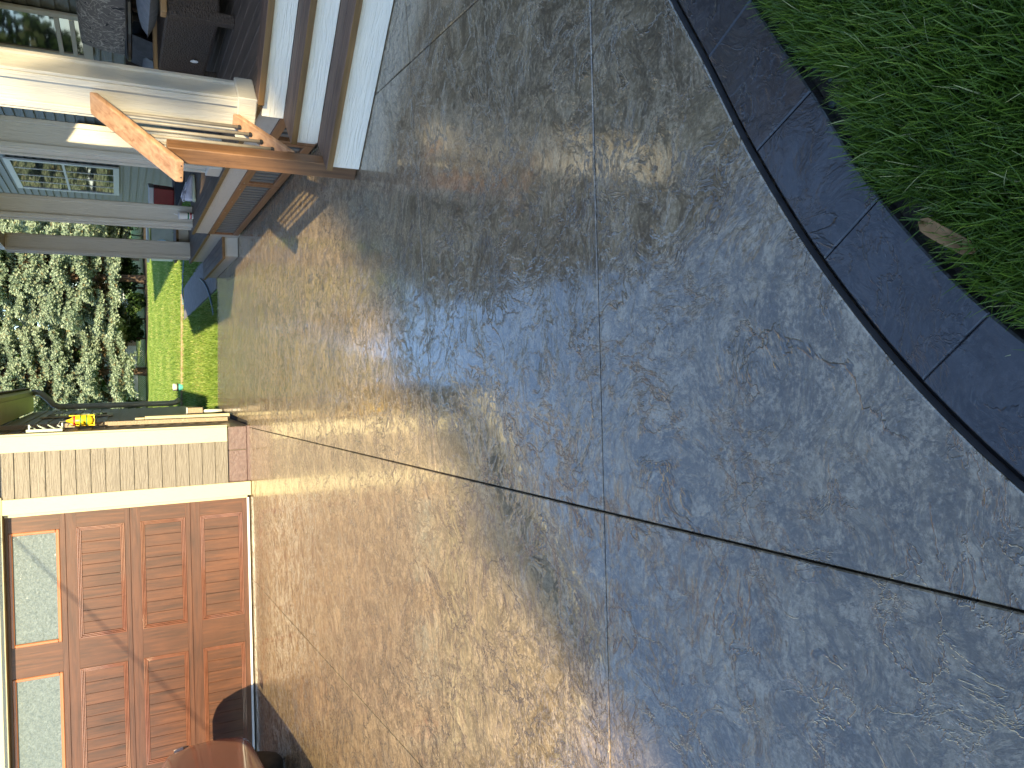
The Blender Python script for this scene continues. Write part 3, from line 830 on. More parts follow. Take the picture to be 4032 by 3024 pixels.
# beams and roof
for y0, y1 in ((-4.15, 3.0),):
    MB().box(2.30, 2.46, y0, y1, TOP + .002, TOP + .24).build('beam', WHITEY, porch)
MB().obox(st(1.42, 5.85, TOP + .12), (S, T, Z), (.08, 1.3, .118)).build('beam', WHITE, porch)
roofp = [(1.62, -4.05), (1.62, 1.65), (2.26, 2.80), (2.26, 3.15), (4.39, 3.15), (4.39, -7.0), (4.15, -6.75)]
MB().prism(roofp, TOP + .242, TOP + .262).build('soffit', SOFF, porch)
rp = MB()
ring = [(1.55, -4.1), (1.55, 1.6), (2.2, 2.85), (2.2, 3.3), (4.39, 3.3), (4.39, -7.1), (4.1, -6.9)]
zz = [2.90, 2.90, 2.90 + .26, 3.16, 3.75, 3.75, 2.92]
rp.add([(x, y, TOP + .264) for x, y in ring] + [(x, y, z) for (x, y), z in zip(ring, zz)],
       [tuple(range(7))] + [(7, 13, 12, 11), (7, 11, 10, 9), (7, 9, 8)] + [(i, 7 + i, 7 + (i + 1) % 7, (i + 1) % 7) for i in range(7)])
rp.build('roof', ROOF, porch)
MB().prism([(1.53, -4.1), (1.549, -4.1), (1.549, 1.6), (1.53, 1.6)], TOP + .20, TOP + .30).build('fascia', WHITEY, porch)

# ------------------------------------------------------------------ stair railing
SC, TC = 1.955, 4.555
nb = st(SC, TC)
rail = empty('stair_railing', nb, 'cedar stair railing with dark metal balusters beside the steps', 'railing')
MB().obox(st(SC, TC, .53), (S, T, Z), (.0465, .0465, .525)).build('newel_post', CEDARZ, rail, bevel=.005)
def sloped(s0, z0, s1, z1, tc, hwt, th):
    """board from (s0,z0) to (s1,z1) (top face), half width hwt across, thickness th, plumb-cut ends"""
    poly = [st(s0, tc - hwt, z0), st(s1, tc - hwt, z1), st(s1, tc - hwt, z1 - th), st(s0, tc - hwt, z0 - th)]
    return MB().extrude(poly, T * (2 * hwt))
cap = sloped(2.175, 1.022, 1.545, 1.428, 4.565, .068, .040).build('handrail', CEDARR, rail, bevel=.010, seg=2)
sloped(1.90, 1.145, 1.56, 1.365, 4.555, .019, .045).build('top_rail', CEDARR, rail, bevel=.003)
sloped(1.907, .400, 1.545, .672, 4.565, .045, .040).build('bottom_rail', CEDARR, rail, bevel=.004)
for q in (1.0, 1.008): MB().lathe(st(2.1755, 4.53 if q == 1.0 else 4.60, .995), [(.004, 0), (.004, .001), (.002, .0015)], 8, axis=S).build('screw_head', BLACK, rail)
b0 = None
for s_ in (1.60, 1.672, 1.744, 1.816, 1.885):
    zb = .672 + (s_ - 1.545) * (.400 - .672) / (1.907 - 1.545); zt_ = 1.428 + (s_ - 1.545) * (1.022 - 1.428) / .63
    bl_ = MB().tube([st(s_, 4.555, zb - .01), st(s_, 4.555, zt_ - .05)], .0105, 10).build('baluster', BALU, rail, smooth=True)
    MB().lathe(st(s_, 4.555, zb - .004), [(.0135, 0), (.0135, .014), (.011, .018)], 10).build('shoe', BLACK, bl_)

# ------------------------------------------------------------------ house wall behind the porch
XW = 4.40
house = empty('house', (8.4, 1.4, 0), 'grey-green lap-sided house wall with white-cased windows behind the porch', 'house')
HY0, HY1 = -7.6, 10.9
MB().box(XW + .03, 12.5, HY0, HY1, 0, 6.6).build('wall', GREY, house)
for i in range(30):
    z = .02 + i * .1285
    lap(1, HY0, HY1, XW + .03, z, -1, h=.1285, t=.034, eps=.004).build('siding_board', GREY, house)
MB().add([(XW - .6, HY0 - .4, 6.62), (8.5, HY0 - .4, 9.0), (8.5, HY1 + .4, 9.0), (XW - .6, HY1 + .4, 6.62), (13, HY0 - .4, 6.62), (13, HY1 + .4, 6.62), (XW - .6, HY0 - .4, 6.5), (13, HY0 - .4, 6.5), (13, HY1 + .4, 6.5), (XW - .6, HY1 + .4, 6.5)],
         [(0, 1, 2, 3), (1, 4, 5, 2), (6, 7, 4, 1, 0), (9, 3, 2, 5, 8), (0, 3, 9, 6), (4, 7, 8, 5), (6, 9, 8, 7)]).build('roof', ROOF, house)
MB().box(XW - .02, XW + .03, HY1 - .1, HY1 + .02, 0, 3.7).build('corner_trim', WHITE, house)
def house_window(y0, y1, z0, z1, muntins, mid):
    f = MB(); c = .10; xw = XW - .034
    f.box(xw - .012, xw + .02, y0, y1, z0, z0 + c).box(xw - .012, xw + .02, y0, y1, z1 - c, z1)
    f.box(xw - .012, xw + .02, y0, y0 + c, z0 + c, z1 - c).box(xw - .012, xw + .02, y1 - c, y1, z0 + c, z1 - c)
    w_ = f.build('window', WHITE, house, bevel=.003)
    MB().box(xw + .004, xw + .012, y0 + c, y1 - c, z0 + c, z1 - c).build('pane', GLASS, w_)
    n = muntins
    for q in range(1, n):
        yy = y0 + c + (y1 - y0 - 2 * c) * q / n
        MB().box(xw - .004, xw + .0035, yy - .016, yy + .016, z0 + c, z1 - c).build('muntin', WHITE, w_)
    if mid:
        zz_ = (z0 + z1) / 2
        MB().box(xw - .006, xw + .0033, y0 + c, y1 - c, zz_ - .02, zz_ + .02).build('sash_rail', WHITE, w_)
    return w_
house_window(6.55, 8.92, 1.235, 3.03, 4, True)
house_window(2.0, 3.5, 1.75, 3.0, 1, False)
w1 = house_window(.04, 1.25, 1.50, 3.0, 1, False)
for z_ in (1.66, 1.80): MB().box(XW - .054, XW - .031, .14, 1.15, z_, z_ + .045).build('sash_rail', WHITE, w1)
MB().tube([(XW - .06, 4.45, 3.6), (XW - .06, 4.45, 1.7), (XW - .06, 4.46, .1)], .045, 10).build('downspout', PIPE, house, smooth=True)
MB().box(XW - .09, XW - .005, 4.06, 4.46, 1.30, 1.80).build('meter_box', BLACK, house, bevel=.006)

# ================================================================== THINGS ON THE PORCH
def rbox(c, rot, h, name, mat, parent=None, loc=None, bevel=.01, seg=2, taper=1.0):
    a = Vector((math.cos(rot), math.sin(rot), 0)); b = Vector((-math.sin(rot), math.cos(rot), 0)); c = Vector(c)
    m = MB()
    vs = [c + a * h[0] * i * (taper if k < 0 else 1) + b * h[1] * j * (taper if k < 0 else 1) + Z * h[2] * k for k in (-1, 1) for j in (-1, 1) for i in (-1, 1)]
    m.add(vs, [(0, 2, 3, 1), (4, 5, 7, 6), (0, 1, 5, 4), (2, 6, 7, 3), (0, 4, 6, 2), (1, 3, 7, 5)])
    return m.build(name, mat, parent, loc or (c.x, c.y, c.z - h[2]), bevel=bevel, seg=seg, smooth=False)

def pillow(c, ax, h, name, mat, label, cat, group=None, n=10, puff=.35):
    """soft cushion: a box bulging in the middle with pinched edges"""
    c = Vector(c); A, B, Cc = [Vector(q).normalized() for q in ax]
    vs = []; fs = []
    for s in (-1, 1):
        for i in range(n + 1):
            for j in range(n + 1):
                u, v = i / n * 2 - 1, j / n * 2 - 1
                th = (1 - abs(u) ** 3.2) ** .5 * (1 - abs(v) ** 3.2) ** .5
                edge = 1 - .05 * (u * u * v * v)
                vs.append(c + A * h[0] * u * edge + B * h[1] * v * edge + Cc * h[2] * s * (th * (1 - puff) + puff * th * (1 - .3 * (u * u + v * v))))
    for s in range(2):
        o_ = s * (n + 1) ** 2
        for i in range(n):
            for j in range(n):
                q = [o_ + i * (n + 1) + j, o_ + (i + 1) * (n + 1) + j, o_ + (i + 1) * (n + 1) + j + 1, o_ + i * (n + 1) + j + 1]
                fs.append(tuple(q if s else q[::-1]))
    o_ = obj(name, vs, fs, mat, None, (c.x, c.y, c.z - h[1]), smooth=True)
    return tag(o_, label, cat, group)

mat_ = rbox((3.28, 2.0, DK + .006), 0, (.32, .8, .005), 'door_mat', MATB, bevel=.003)
tag(mat_, 'black door mat on the porch deck', 'mat')
ck = empty('cooler', (3.24, 3.36, DK), 'red drinks cooler with white lid on the porch', 'cooler')
rbox((3.24, 3.36, DK + .135), math.radians(-28), (.155, .105, .135), 'cooler_body', RED, ck, bevel=.012, taper=.9)
rbox((3.24, 3.36, DK + .305), math.radians(-28), (.162, .112, .033), 'lid', LIDW, ck, bevel=.012)
MB().tube([Vector((3.24, 3.36, DK + .2)) + Vector((math.cos(-.49), math.sin(-.49), 0)) * q for q in (-.17, .17)], .006, 6).build('handle_pin', BLACK, ck)

def shoe(loc, rot, label):
    e = empty('running_shoe', loc, label, 'shoe', 'pair of shoes on the porch')
    a = Vector((math.cos(rot), math.sin(rot), 0)); b = Vector((-math.sin(rot), math.cos(rot), 0)); o_ = Vector(loc)
    def loft(prof, name, mat):
        vs = []; n = 12
        for u, hw_, z0, z1 in prof:
            for k in range(n):
                t = 2 * math.pi * k / n
                vs.append(o_ + a * u + b * hw_ * math.cos(t) + Z * ((z0 + z1) / 2 + (z1 - z0) / 2 * math.sin(t)))
        m_ = len(prof)
        fs = [(i * n + k, i * n + (k + 1) % n, (i + 1) * n + (k + 1) % n, (i + 1) * n + k) for i in range(m_ - 1) for k in range(n)] + [tuple(range(n - 1, -1, -1)), tuple(range((m_ - 1) * n, m_ * n))]
        return obj(name, vs, fs, mat, e, smooth=True)
    loft([(-.15, .02, .004, .03), (-.14, .038, 0, .045), (-.06, .042, 0, .04), (.03, .045, 0, .035), (.10, .046, .003, .03), (.145, .03, .008, .028), (.155, .01, .012, .024)], 'sole', SOLE)
    loft([(-.145, .018, .04, .11), (-.13, .034, .03, .125), (-.08, .038, .03, .115), (-.02, .04, .028, .10), (.03, .042, .026, .085), (.09, .040, .024, .06), (.13, .03, .022, .045), (.148, .01, .022, .032)], 'upper', SHOE)
    ring = [o_ + a * (-.095 + .042 * math.cos(t)) + b * .028 * math.sin(t) + Z * (.122 - .012 * math.cos(t)) for t in np.linspace(0, 2 * math.pi, 15)]
    MB().tube(ring, .008, 6).build('collar', SHOE, e, smooth=True)
    for q in range(4): MB().tube([o_ + a * (-.03 + q * .022) + b * .022 + Z * (.104 - q * .008), o_ + a * (-.03 + q * .022) + Z * (.113 - q * .008), o_ + a * (-.03 + q * .022) - b * .022 + Z * (.104 - q * .008)], .003, 5).build('lace', LIDW, e)
    MB().tube([o_ + a * -.146 + Z * .105, o_ + a * -.158 + Z * .135, o_ + a * -.142 + Z * .142, o_ + a * -.13 + Z * .12], .006, 6).build('heel_tab', SHOE, e, smooth=True)
shoe((2.60, -.28, DK), math.radians(12), 'pale worn running shoe nearer the porch edge')
shoe((2.66, -.10, DK), math.radians(20), 'pale worn running shoe behind its pair on the porch')
cp = empty('paper_cup', (2.375, .115, DK), 'white paper cup with green and red stripes and straw', 'cup')
MB().lathe((2.375, .115, DK), [(.030, 0), (.031, .004), (.042, .135), (.0435, .137), (.042, .139), (.001, .139)], 20).build('cup_body', CUP, cp, smooth=True)
for z_, m_ in ((.018, CRED), (.045, CGRN)):
    r0 = .0312 + z_ * .0825
    MB().lathe((2.375, .115, DK + z_), [(r0 + .0004, 0), (r0 + .0012, 0), (r0 + .0024, .015), (r0 + .0012, .015)], 20).build('stripe', m_, cp, smooth=True)
MB().lathe((2.375, .115, DK + .1395), [(.044, 0), (.045, .004), (.040, .010), (.036, .012)], 20).build('lid', LIDW, cp, smooth=True)
MB().tube([(2.375, .115, DK + .15), (2.39, .12, DK + .20)], .0035, 6).build('straw', LIDW, cp)

ch = empty('wicker_armchair', (3.4, -2.95, DK), 'dark brown wicker armchair with wood arms on the porch', 'armchair')
rbox((3.40, -2.93, DK + .27), 0, (.34, .60, .175), 'seat_base', WICK, ch, bevel=.02)
for x_ in (3.075, 3.72):
    for y_ in (-3.50, -2.36): rbox((x_, y_, DK + .21), 0, (.035, .035, .21), 'leg', WICK, ch, bevel=.006)
rbox((3.40, -3.51, DK + .455), 0, (.36, .05, .02), 'arm', grain('arm_wood', (.22, .12, .05), (.42, .25, .11), 0), ch, bevel=.01)
rbox((3.40, -2.36, DK + .455), 0, (.36, .05, .02), 'arm', bpy.data.materials['arm_wood'], ch, bevel=.01)
rbox((3.70, -2.93, DK + .55), 0, (.05, .60, .22), 'backrest', WICK, ch, bevel=.03)
plate = MB().lathe((3.052, -2.72, DK + .20), [(.028, 0), (.03, .003), (.012, .006)], 14, axis=(-1, 0, 0)).build('maker_plate', CUP, ch)
plate.scale = (1, 1, 1)
pillow((3.42, -3.1, DK + .53), ((1, 0, 0), (0, 1, 0), (0, 0, 1)), (.27, .38, .08), 'seat_cushion', CUSH, 'light grey seat cushion on the wicker armchair', 'cushion')
sf = empty('wicker_sofa', (4.05, -.8, DK), 'dark wicker sofa against the house wall', 'sofa')
rbox((4.02, -.8, DK + .2), 0, (.32, 1.05, .15), 'seat_base', WICK, sf, bevel=.03)
rbox((4.31, -.8, DK + .5), 0, (.05, 1.05, .42), 'backrest', WICK, sf, bevel=.03)
for y_ in (-1.85, .25): rbox((4.02, y_, DK + .34), 0, (.30, .05, .30), 'arm_panel', WICK, sf, bevel=.03)
pillow((4.13, -.62, DK + .83), ((0, 1, 0), (.14, 0, 1), (-1, 0, .14)), (.88, .24, .10), 'back_cushion', FLOR, 'large floral patterned back cushion on the wicker sofa', 'cushion')
pillow((4.00, -.2, DK + .46), ((0, 1, 0), (.3, 0, 1), (-1, 0, .3)), (.36, .20, .08), 'throw_cushion', CUSHD, 'charcoal throw cushion on the wicker sofa', 'cushion')
pillow((3.86, -.05, DK + .34), ((0, 1, 0), (.5, 0, 1), (-1, 0, .5)), (.26, .16, .07), 'throw_cushion', CUSH, 'pale grey throw cushion in front of the charcoal one', 'cushion')
tb = empty('round_table', (3.62, -2.0, DK), 'black round pedestal table between chair and sofa', 'table')
MB().lathe((3.62, -2.0, DK + .62), [(.02, 0), (.34, 0), (.36, .01), (.36, .03), (.34, .04), (.02, .04)], 28).build('table_top', BLACK, tb)
MB().lathe((3.62, -2.0, DK), [(.2, 0), (.2, .02), (.04, .05), (.035, .60), (.06, .618)], 16).build('pedestal', BLACK, tb, smooth=True)

# ================================================================== CAR
def build_car():
    yaw = math.radians(8.5)
    X0, Y0 = -3.99, -.76          # middle of the nose
    e = empty('parked_car', (X0 + .2, Y0 - 2.3, 0), 'dark red car parked nose first before the garage door', 'car')
    R_ = Matrix.Rotation(yaw, 3, 'Z')
    def W(p): return Vector((X0, Y0, 0)) + R_ @ Vector((p[0], -p[1], p[2]))   # p = (right, back from nose, up)
    # stations: back, half width, underside, waist, shoulder, top centre
    stn = [(0.0, .52, .32, .54, .74, .80), (.05, .68, .26, .55, .82, .89), (.15, .79, .22, .58, .90, .98), (.34, .86, .20, .60, .97, 1.055), (.62, .895, .20, .62, 1.02, 1.11), (1.0, .91, .20, .62, 1.05, 1.145),
           (1.5, .915, .20, .62, 1.07, 1.175), (2.1, .92, .20, .62, 1.09, 1.19), (2.9, .92, .20, .62, 1.10, 1.2), (3.6, .915, .20, .62, 1.10, 1.2), (4.2, .89, .22, .62, 1.08, 1.18), (4.5, .82, .28, .60, 1.04, 1.13), (4.62, .66, .36, .58, .98, 1.05)]
    vs = []; fs = []
    prof_n = 12
    for b, w_, zu, zw, zs, zt_ in stn:
        half = [(0, zu), (w_ * .86, zu), (w_ * .955, zu + .05), (w_ * .985, zu + .16), (w_, zw), (w_ * .985, (zw + zs) / 2 + .03), (w_ * .95, zs), (w_ * .86, zs + (zt_ - zs) * .55), (w_ * .6, zt_ - .012), (w_ * .3, zt_ - .002), (0, zt_)]
        sec = half + [(-x_, z_) for x_, z_ in half[-2:0:-1]]
        vs += [W((x_, b, z_)) for x_, z_ in sec]
        prof_n = len(sec)
    n = prof_n; m_ = len(stn)
    for i in range(m_ - 1):
        for k in range(n): fs.append((i * n + k, (i + 1) * n + k, (i + 1) * n + (k + 1) % n, i * n + (k + 1) % n))
    fs += [tuple(range(n)), tuple(range((m_ - 1) * n, m_ * n))[::-1]]
    body = obj('body', vs, fs, PAINT, e, smooth=True)
    sm = body.modifiers.new('smooth', 'SUBSURF'); sm.levels = 2; sm.render_levels = 2
    # cabin
    cs = [(1.35, .70, 1.12, 1.16), (1.85, .72, 1.14, 1.46), (2.25, .68, 1.16, 1.60), (2.9, .66, 1.16, 1.64), (3.6, .64, 1.16, 1.60), (4.15, .62, 1.15, 1.40), (4.42, .60, 1.1, 1.14)]
    vs = []; fs = []
    for b, w_, z0, z1 in cs:
        wb = .80
        sec = [(-wb, z0), (-(wb + w_) / 2 - .02, (z0 + z1) / 2), (-w_, z1 - .03), (-w_ * .8, z1), (0, z1 + .015), (w_ * .8, z1), (w_, z1 - .03), ((wb + w_) / 2 + .02, (z0 + z1) / 2), (wb, z0)]
        vs += [W((x_, b, z_)) for x_, z_ in sec]
    n = 9
    for i in range(len(cs) - 1):
        for k in range(n - 1): fs.append((i * n + k, i * n + k + 1, (i + 1) * n + k + 1, (i + 1) * n + k))
    cabin = obj('cabin_glass', vs, fs, GLASS, e, smooth=True)
    vs2 = []; fs2 = []
    for b, w_, z0, z1 in cs[1:6]:
        vs2 += [W((x_, b, z_ + .012)) for x_, z_ in ((-w_ - .01, z1 - .03), (-w_ * .8, z1), (0, z1 + .015), (w_ * .8, z1), (w_ + .01, z1 - .03))]
    for i in range(4):
        for k in range(4): fs2.append((i * 5 + k, i * 5 + k + 1, (i + 1) * 5 + k + 1, (i + 1) * 5 + k))
    obj('roof', vs2, fs2, PAINT, e, smooth=True)
    # hood panel lip with shut line
    hv = []; hf = []
    for b, w_, zu, zw, zs, zt_ in stn[1:7]:
        hv += [W((q * w_ * .80, b + .07, (zt_ + .016 if abs(q) < .5 else zs + (zt_ - zs) * (.85 if abs(q) < .9 else .62) + .022))) for q in (-1, -.55, 0, .55, 1)]
    for i in range(5):
        for k in range(4): hf.append((i * 5 + k, i * 5 + k + 1, (i + 1) * 5 + k + 1, (i + 1) * 5 + k))
    ho = obj('hood', hv, hf, PAINT, e, smooth=True)
    sl = ho.modifiers.new('thick', 'SOLIDIFY'); sl.thickness = .012
    # headlights, bumper lip, grille
    for s in (1, -1):
        pts = [(s * .56, .03, .79), (s * .70, .07, .83), (s * .815, .19, .89), (s * .868, .36, .935), (s * .882, .36, .85), (s * .835, .19, .79), (s * .73, .07, .735), (s * .58, .015, .72)]
        pts = [(x_ * .968, b + .030, z_ - .005) for x_, b, z_ in pts]
        o2 = [W((x_ + s * .004, b - .006, z_)) for x_, b, z_ in pts]; i2 = [W((x_ - s * .06, b + .06, z_)) for x_, b, z_ in pts]
        nn = len(pts)
        hl = obj('headlight', o2 + i2, [tuple(range(nn)), tuple(range(2 * nn - 1, nn - 1, -1))] + [(k, nn + k, nn + (k + 1) % nn, (k + 1) % nn) for k in range(nn)], LAMP, e)
        MB().lathe(W((s * .66, .16, .78)), [(.045, 0), (.05, .01), (.03, .02)], 14, axis=R_ @ Vector((s * .4, 1, 0))).build('bulb_ring', CHROME, hl)
        MB().obox(W((s * .99, 1.95, 1.12)), (R_ @ Vector((1, 0, 0)), R_ @ Vector((0, 1, 0)), Z), (.09, .05, .06)).build('door_mirror', PAINT, e, bevel=.03, seg=3)
    MB().tube([W((x_, b, .235)) for x_, b in ((-.72, .27), (-.60, .14), (-.33, .06), (0, .05), (.33, .06), (.60, .14), (.72, .27))], .022, 8).build('bumper_lip', BLACK, e, smooth=True)
    MB().obox(W((0, -.005, .50)), (R_ @ Vector((1, 0, 0)), R_ @ Vector((0, 1, 0)), Z), (.38, .012, .08)).build('grille', BLACK, e, bevel=.01)
    # wheels
    for s in (1, -1):
        for b in (1.0, 3.62):
            c = W((s * .66, b, .325)); ax = R_ @ Vector((s, 0, 0))
            wh = MB().lathe(c - ax * .10, [(.20, 0), (.30, .0), (.325, .03), (.325, .17), (.30, .20), (.21, .205)], 28, axis=ax).build('wheel', TYRE, e, smooth=True)
            MB().lathe(c + ax * .085, [(.205, 0), (.20, .015), (.06, .004), (.05, .02), (.001, .02)], 20, axis=ax).build('rim', CHROME, wh)
    return e
build_car()

# ================================================================== BACK GARDEN
bk = empty('bucket', (.29, 10.3, 0), 'teal pail with black band and white top on the back lawn', 'bucket')
MB().lathe((.29, 10.3, 0), [(.055, 0), (.07, .015), (.085, .10), (.086, .105)], 18).build('pail', TEAL, bk, smooth=True)
MB().lathe((.29, 10.3, .1055), [(.088, 0), (.089, .002), (.089, .032), (.088, .034)], 18).build('band', BLACK, bk)
MB().lathe((.29, 10.3, .140), [(.086, 0), (.085, .07), (.08, .085), (.02, .09)], 18).build('top', CUP, bk, smooth=True)
tag(MB().tube(spline([(3.4, 8.7, .02), (2.9, 9.0, .025), (2.5, 9.35, .03), (2.28, 9.52, .02), (2.15, 9.5, .012)], 6), .016, 8).build('garden_hose', BLUEH, loc=(2.6, 9.2, 0), smooth=True), 'blue garden hose curving at the far end of the walk', 'hose')
tag(MB().tube(spline([(2.25, 5.2, .03), (2.13, 4.6, .03), (1.97, 4.05, .03), (1.80, 3.65, .03), (1.62, 3.42, .02), (1.5, 3.4, .01)], 6), .016, 8).build('garden_hose', BLUEH, loc=(1.9, 4.1, 0), smooth=True), 'blue garden hose lying beside the side step', 'hose')
sbx = empty('storage_box', (4.0, 12.3, 0), 'pale grey garden box with a blue hose loop beyond the columns', 'box')
rbox((4.0, 12.3, .28), .2, (.45, .3, .26), 'box_body', pmat('grey_resin', (.36, .36, .33), (.46, .46, .42), ns=4, rough=.5), sbx)
rbox((4.0, 12.3, .60), .2, (.49, .34, .03), 'lid', bpy.data.materials['grey_resin'], sbx)
MB().tube([(3.75 + .2 * math.cos(t), 11.93, .28 + .24 * math.sin(t)) for t in np.linspace(-.3, 3.4, 14)], .02, 8).build('hose_loop', pmat('pale_blue_hose', (.40, .55, .70), (.5, .65, .8), ns=4, rough=.4), sbx, smooth=True)

def cloud(pts, size, name, mat, parent, tone, elong=1.0, up=.3):
    """leaf quads (diamonds) at pts with random facing"""
    n = len(pts)
    d = rng.normal(size=(n, 3)); d[:, 2] += up; d /= np.linalg.norm(d, axis=1)[:, None]
    r = rng.normal(size=(n, 3)); a = np.cross(d, r); a /= np.linalg.norm(a, axis=1)[:, None]; b = np.cross(d, a)
    s = size * rng.uniform(.7, 1.3, n)[:, None]
    V = np.stack([pts - a * s * .5, pts + b * s * .38 * elong + d * s * .12, pts + a * s * .5, pts - b * s * .38 * elong + d * s * .12], 1).reshape(-1, 3)
    F = np.arange(4 * n).reshape(-1, 4)
    return np_mesh(name, V, F, mat, parent, shade=tone)

def spruce(loc, H, R, label, z0=1.5, seed=1, dens=1.0):
    e = empty('blue_spruce', loc, label, 'tree', 'blue spruces at the end of the lawn')
    lx, ly, _ = loc
    MB().tube([(lx, ly, -.05), (lx + .04, ly, .5), (lx, ly, H * .4), (lx, ly, H * .98)], [.26, .20, .14, .02], 10).build('trunk', BARK, e, smooth=True)
    r = np.random.default_rng(seed)
    P, A, TN = [], [], []
    br = MB()
    h = z0
    while h < H * .97:
        u = (h - z0) / (H - z0); L0 = R * (1 - u) ** .85
        nb_ = int(5 + 4 * (1 - u)); a0 = r.uniform(0, 6.28)
        for k in range(nb_):
            az = a0 + k * 2 * math.pi / nb_ + r.normal(0, .18); Lb = L0 * r.uniform(.72, 1.12)
            dr = np.array([math.cos(az), math.sin(az), 0]); sd_ = np.array([-dr[1], dr[0], 0])
            drop = r.uniform(.12, .42)
            zl = lambda q: h - drop * Lb * q + .20 * Lb * q ** 3
            if k % 2 == 0: br.tube([(lx, ly, h), (lx + dr[0] * Lb * .5, ly + dr[1] * Lb * .5, zl(.5)), (lx + dr[0] * Lb * .93, ly + dr[1] * Lb * .93, zl(.93))], [.03, .02, .008], 5, cap=False)
            nt_ = int((50 + 105 * Lb) * dens)
            q = r.uniform(.22, 1.0, nt_) ** .75
            wmax = (.10 + .30 * Lb * (1 - np.abs(q - .55) * 1.4)).clip(.04)
            off = r.uniform(-1, 1, nt_) * wmax
            pos = np.array([lx, ly, 0]) + dr * (q * Lb)[:, None] + sd_ * off[:, None]
            pos[:, 2] = zl(q) - .22 * np.abs(off) + r.normal(0, .05, nt_) - r.random(nt_) ** 2 * .22
            ax = dr * .8 + sd_ * (np.sign(off) * r.uniform(.2, .8, nt_))[:, None] + np.array([0, 0, 1]) * r.uniform(-.25, .45, nt_)[:, None]
            P.append(pos); A.append(ax)
            t_ = np.where(q < .40, r.uniform(.90, 1.0, nt_), np.clip(r.uniform(.1, .6, nt_) + .25 * q, 0, .86))
            t_ = np.where(r.random(nt_) < .06, r.uniform(.86, .95, nt_), t_)
            TN.append(t_)
        h += (.26 + .26 * (1 - u)) * r.uniform(.75, 1.25)
    P = np.concatenate(P); A = np.concatenate(A); TN = np.concatenate(TN)
    A /= np.linalg.norm(A, axis=1)[:, None]
    # each sprig: four narrow needles fans around its axis
    V, F, S_ = [], [], []
    n = len(P); ref = r.normal(size=(n, 3)); b = np.cross(A, ref); b /= np.linalg.norm(b, axis=1)[:, None]; c = np.cross(A, b)
    ln = r.uniform(.13, .24, n)[:, None]; wd = r.uniform(.022, .042, n)[:, None]
    for j in range(4):
        t = j * math.pi / 2 + .4
        o_ = b * math.cos(t) + c * math.sin(t); pe_ = -b * math.sin(t) + c * math.cos(t)
        tip = P + A * ln * (.75 + .15 * (j % 2)) + o_ * ln * .38
        mid = P + A * ln * .35 + o_ * ln * .20
        V.append(np.stack([P, mid + pe_ * wd, tip, mid - pe_ * wd], 1))
    V = np.concatenate(V).reshape(-1, 3)
    np_mesh('crown', V, np.arange(len(V)).reshape(-1, 4), SPRU, e, shade=np.tile(TN, 4))
    br.build('branches', BARK, e)['kind'] = 'stuff'
    return e
spruce((.72, 37.6, 0), 15.0, 3.7, 'pale blue spruce with bare lower trunk left of the column', 1.7, 3)
spruce((5.6, 36.0, 0), 14.5, 3.8, 'pale blue spruce seen between the porch columns', 2.3, 4)
spruce((8.3, 41.5, 0), 15.0, 3.4, 'pale blue spruce added behind the gap between two others to hide sky', 1.5, 8)  # added to block a patch of sky mirrored in the concrete
spruce((10.6, 38.5, 0), 14.0, 3.6, 'pale blue spruce at the far right behind the house', 1.5, 5)
spruce((-4.6, 38.0, 0), 15.0, 3.6, 'pale blue spruce mostly hidden behind the garage roof', 1.8, 6)

def shrub(loc, h, r_, label, seed, n=2600, size=.16, mat=DLEAF, name='shrub', cat='shrub', group='dark shrubs under the spruces', trunk=None, dark=0.0):
    e = empty(name, loc, label, cat, group)
    r = np.random.default_rng(seed)
    lx, ly, _ = loc
    zb = trunk or 0.0
    MB().tube([(lx, ly, -.05), (lx + .05, ly, h * .35), (lx - .04, ly + .03, h * .8)], [max(.05, h * .02), max(.035, h * .014), .012], 7).build('trunk' if trunk else 'stem', BARK, e, smooth=True)
    k = max(7, int(h * 5)); cs = []
    for i in range(k):
        a = r.uniform(0, 6.28); q = r.random() ** .5 * r_ * .75
        cs.append((lx + q * math.cos(a), ly + q * math.sin(a), zb + (h - zb) * r.uniform(.18, .86), r_ * r.uniform(.28, .5)))
    cs = np.array(cs); idx = r.integers(0, k, n)
    d = r.normal(size=(n, 3)); d /= np.linalg.norm(d, axis=1)[:, None]
    p = cs[idx, :3] + d * (cs[idx, 3] * r.uniform(.55, 1.05, n))[:, None] * np.array([1, 1, .85])
    p[:, 2] = np.clip(p[:, 2], zb * .8 + .05, None)
    cloud(p, size, 'foliage' if not trunk else 'crown', mat, e, np.clip(r.beta(2, 2, n) - dark, 0, 1))
    return e
for i, (x_, y_, h_, r_, lb) in enumerate(((3.6, 37.4, 2.6, 1.3, 'dark leafy shrub right of the spruce trunk'), (5.4, 38.6, 3.2, 1.5, 'dark leafy shrub under the middle spruce'), (7.2, 37.6, 3.0, 1.5, 'dark leafy shrub beyond the grey garden box'),
                                          (9.2, 36.6, 3.4, 1.6, 'dark leafy shrub behind the house corner'), (2.6, 38.9, 1.5, .9, 'low shrub by the fence behind the spruce trunk'), (-.9, 37.2, 1.4, .9, 'low shrub left of the spruce trunk'), (4.4, 35.6, .9, .7, 'small leafy shrub at the lawn edge'))):
    shrub((x_, y_, 0), h_, r_, lb, 40 + i, dark=.12)
for i, (x_, y_, h_, r_, lb) in enumerate(((-12, 56, 15, 6, 'leafy tree far behind the garage'), (-2.5, 56, 15, 6.0, 'leafy tree behind the white house'), (8.5, 48, 19, 6, 'leafy tree far behind the middle spruce'), (16, 52, 15, 6, 'leafy tree far behind the house'), (28, 50, 11, 5, 'leafy tree at the far right'))):
    shrub((x_, y_, 0), h_, r_, lb, 60 + i, n=13000, size=.62, name='leafy_tree', cat='tree', group='leafy trees beyond the fence', trunk=1.2, dark=.15)

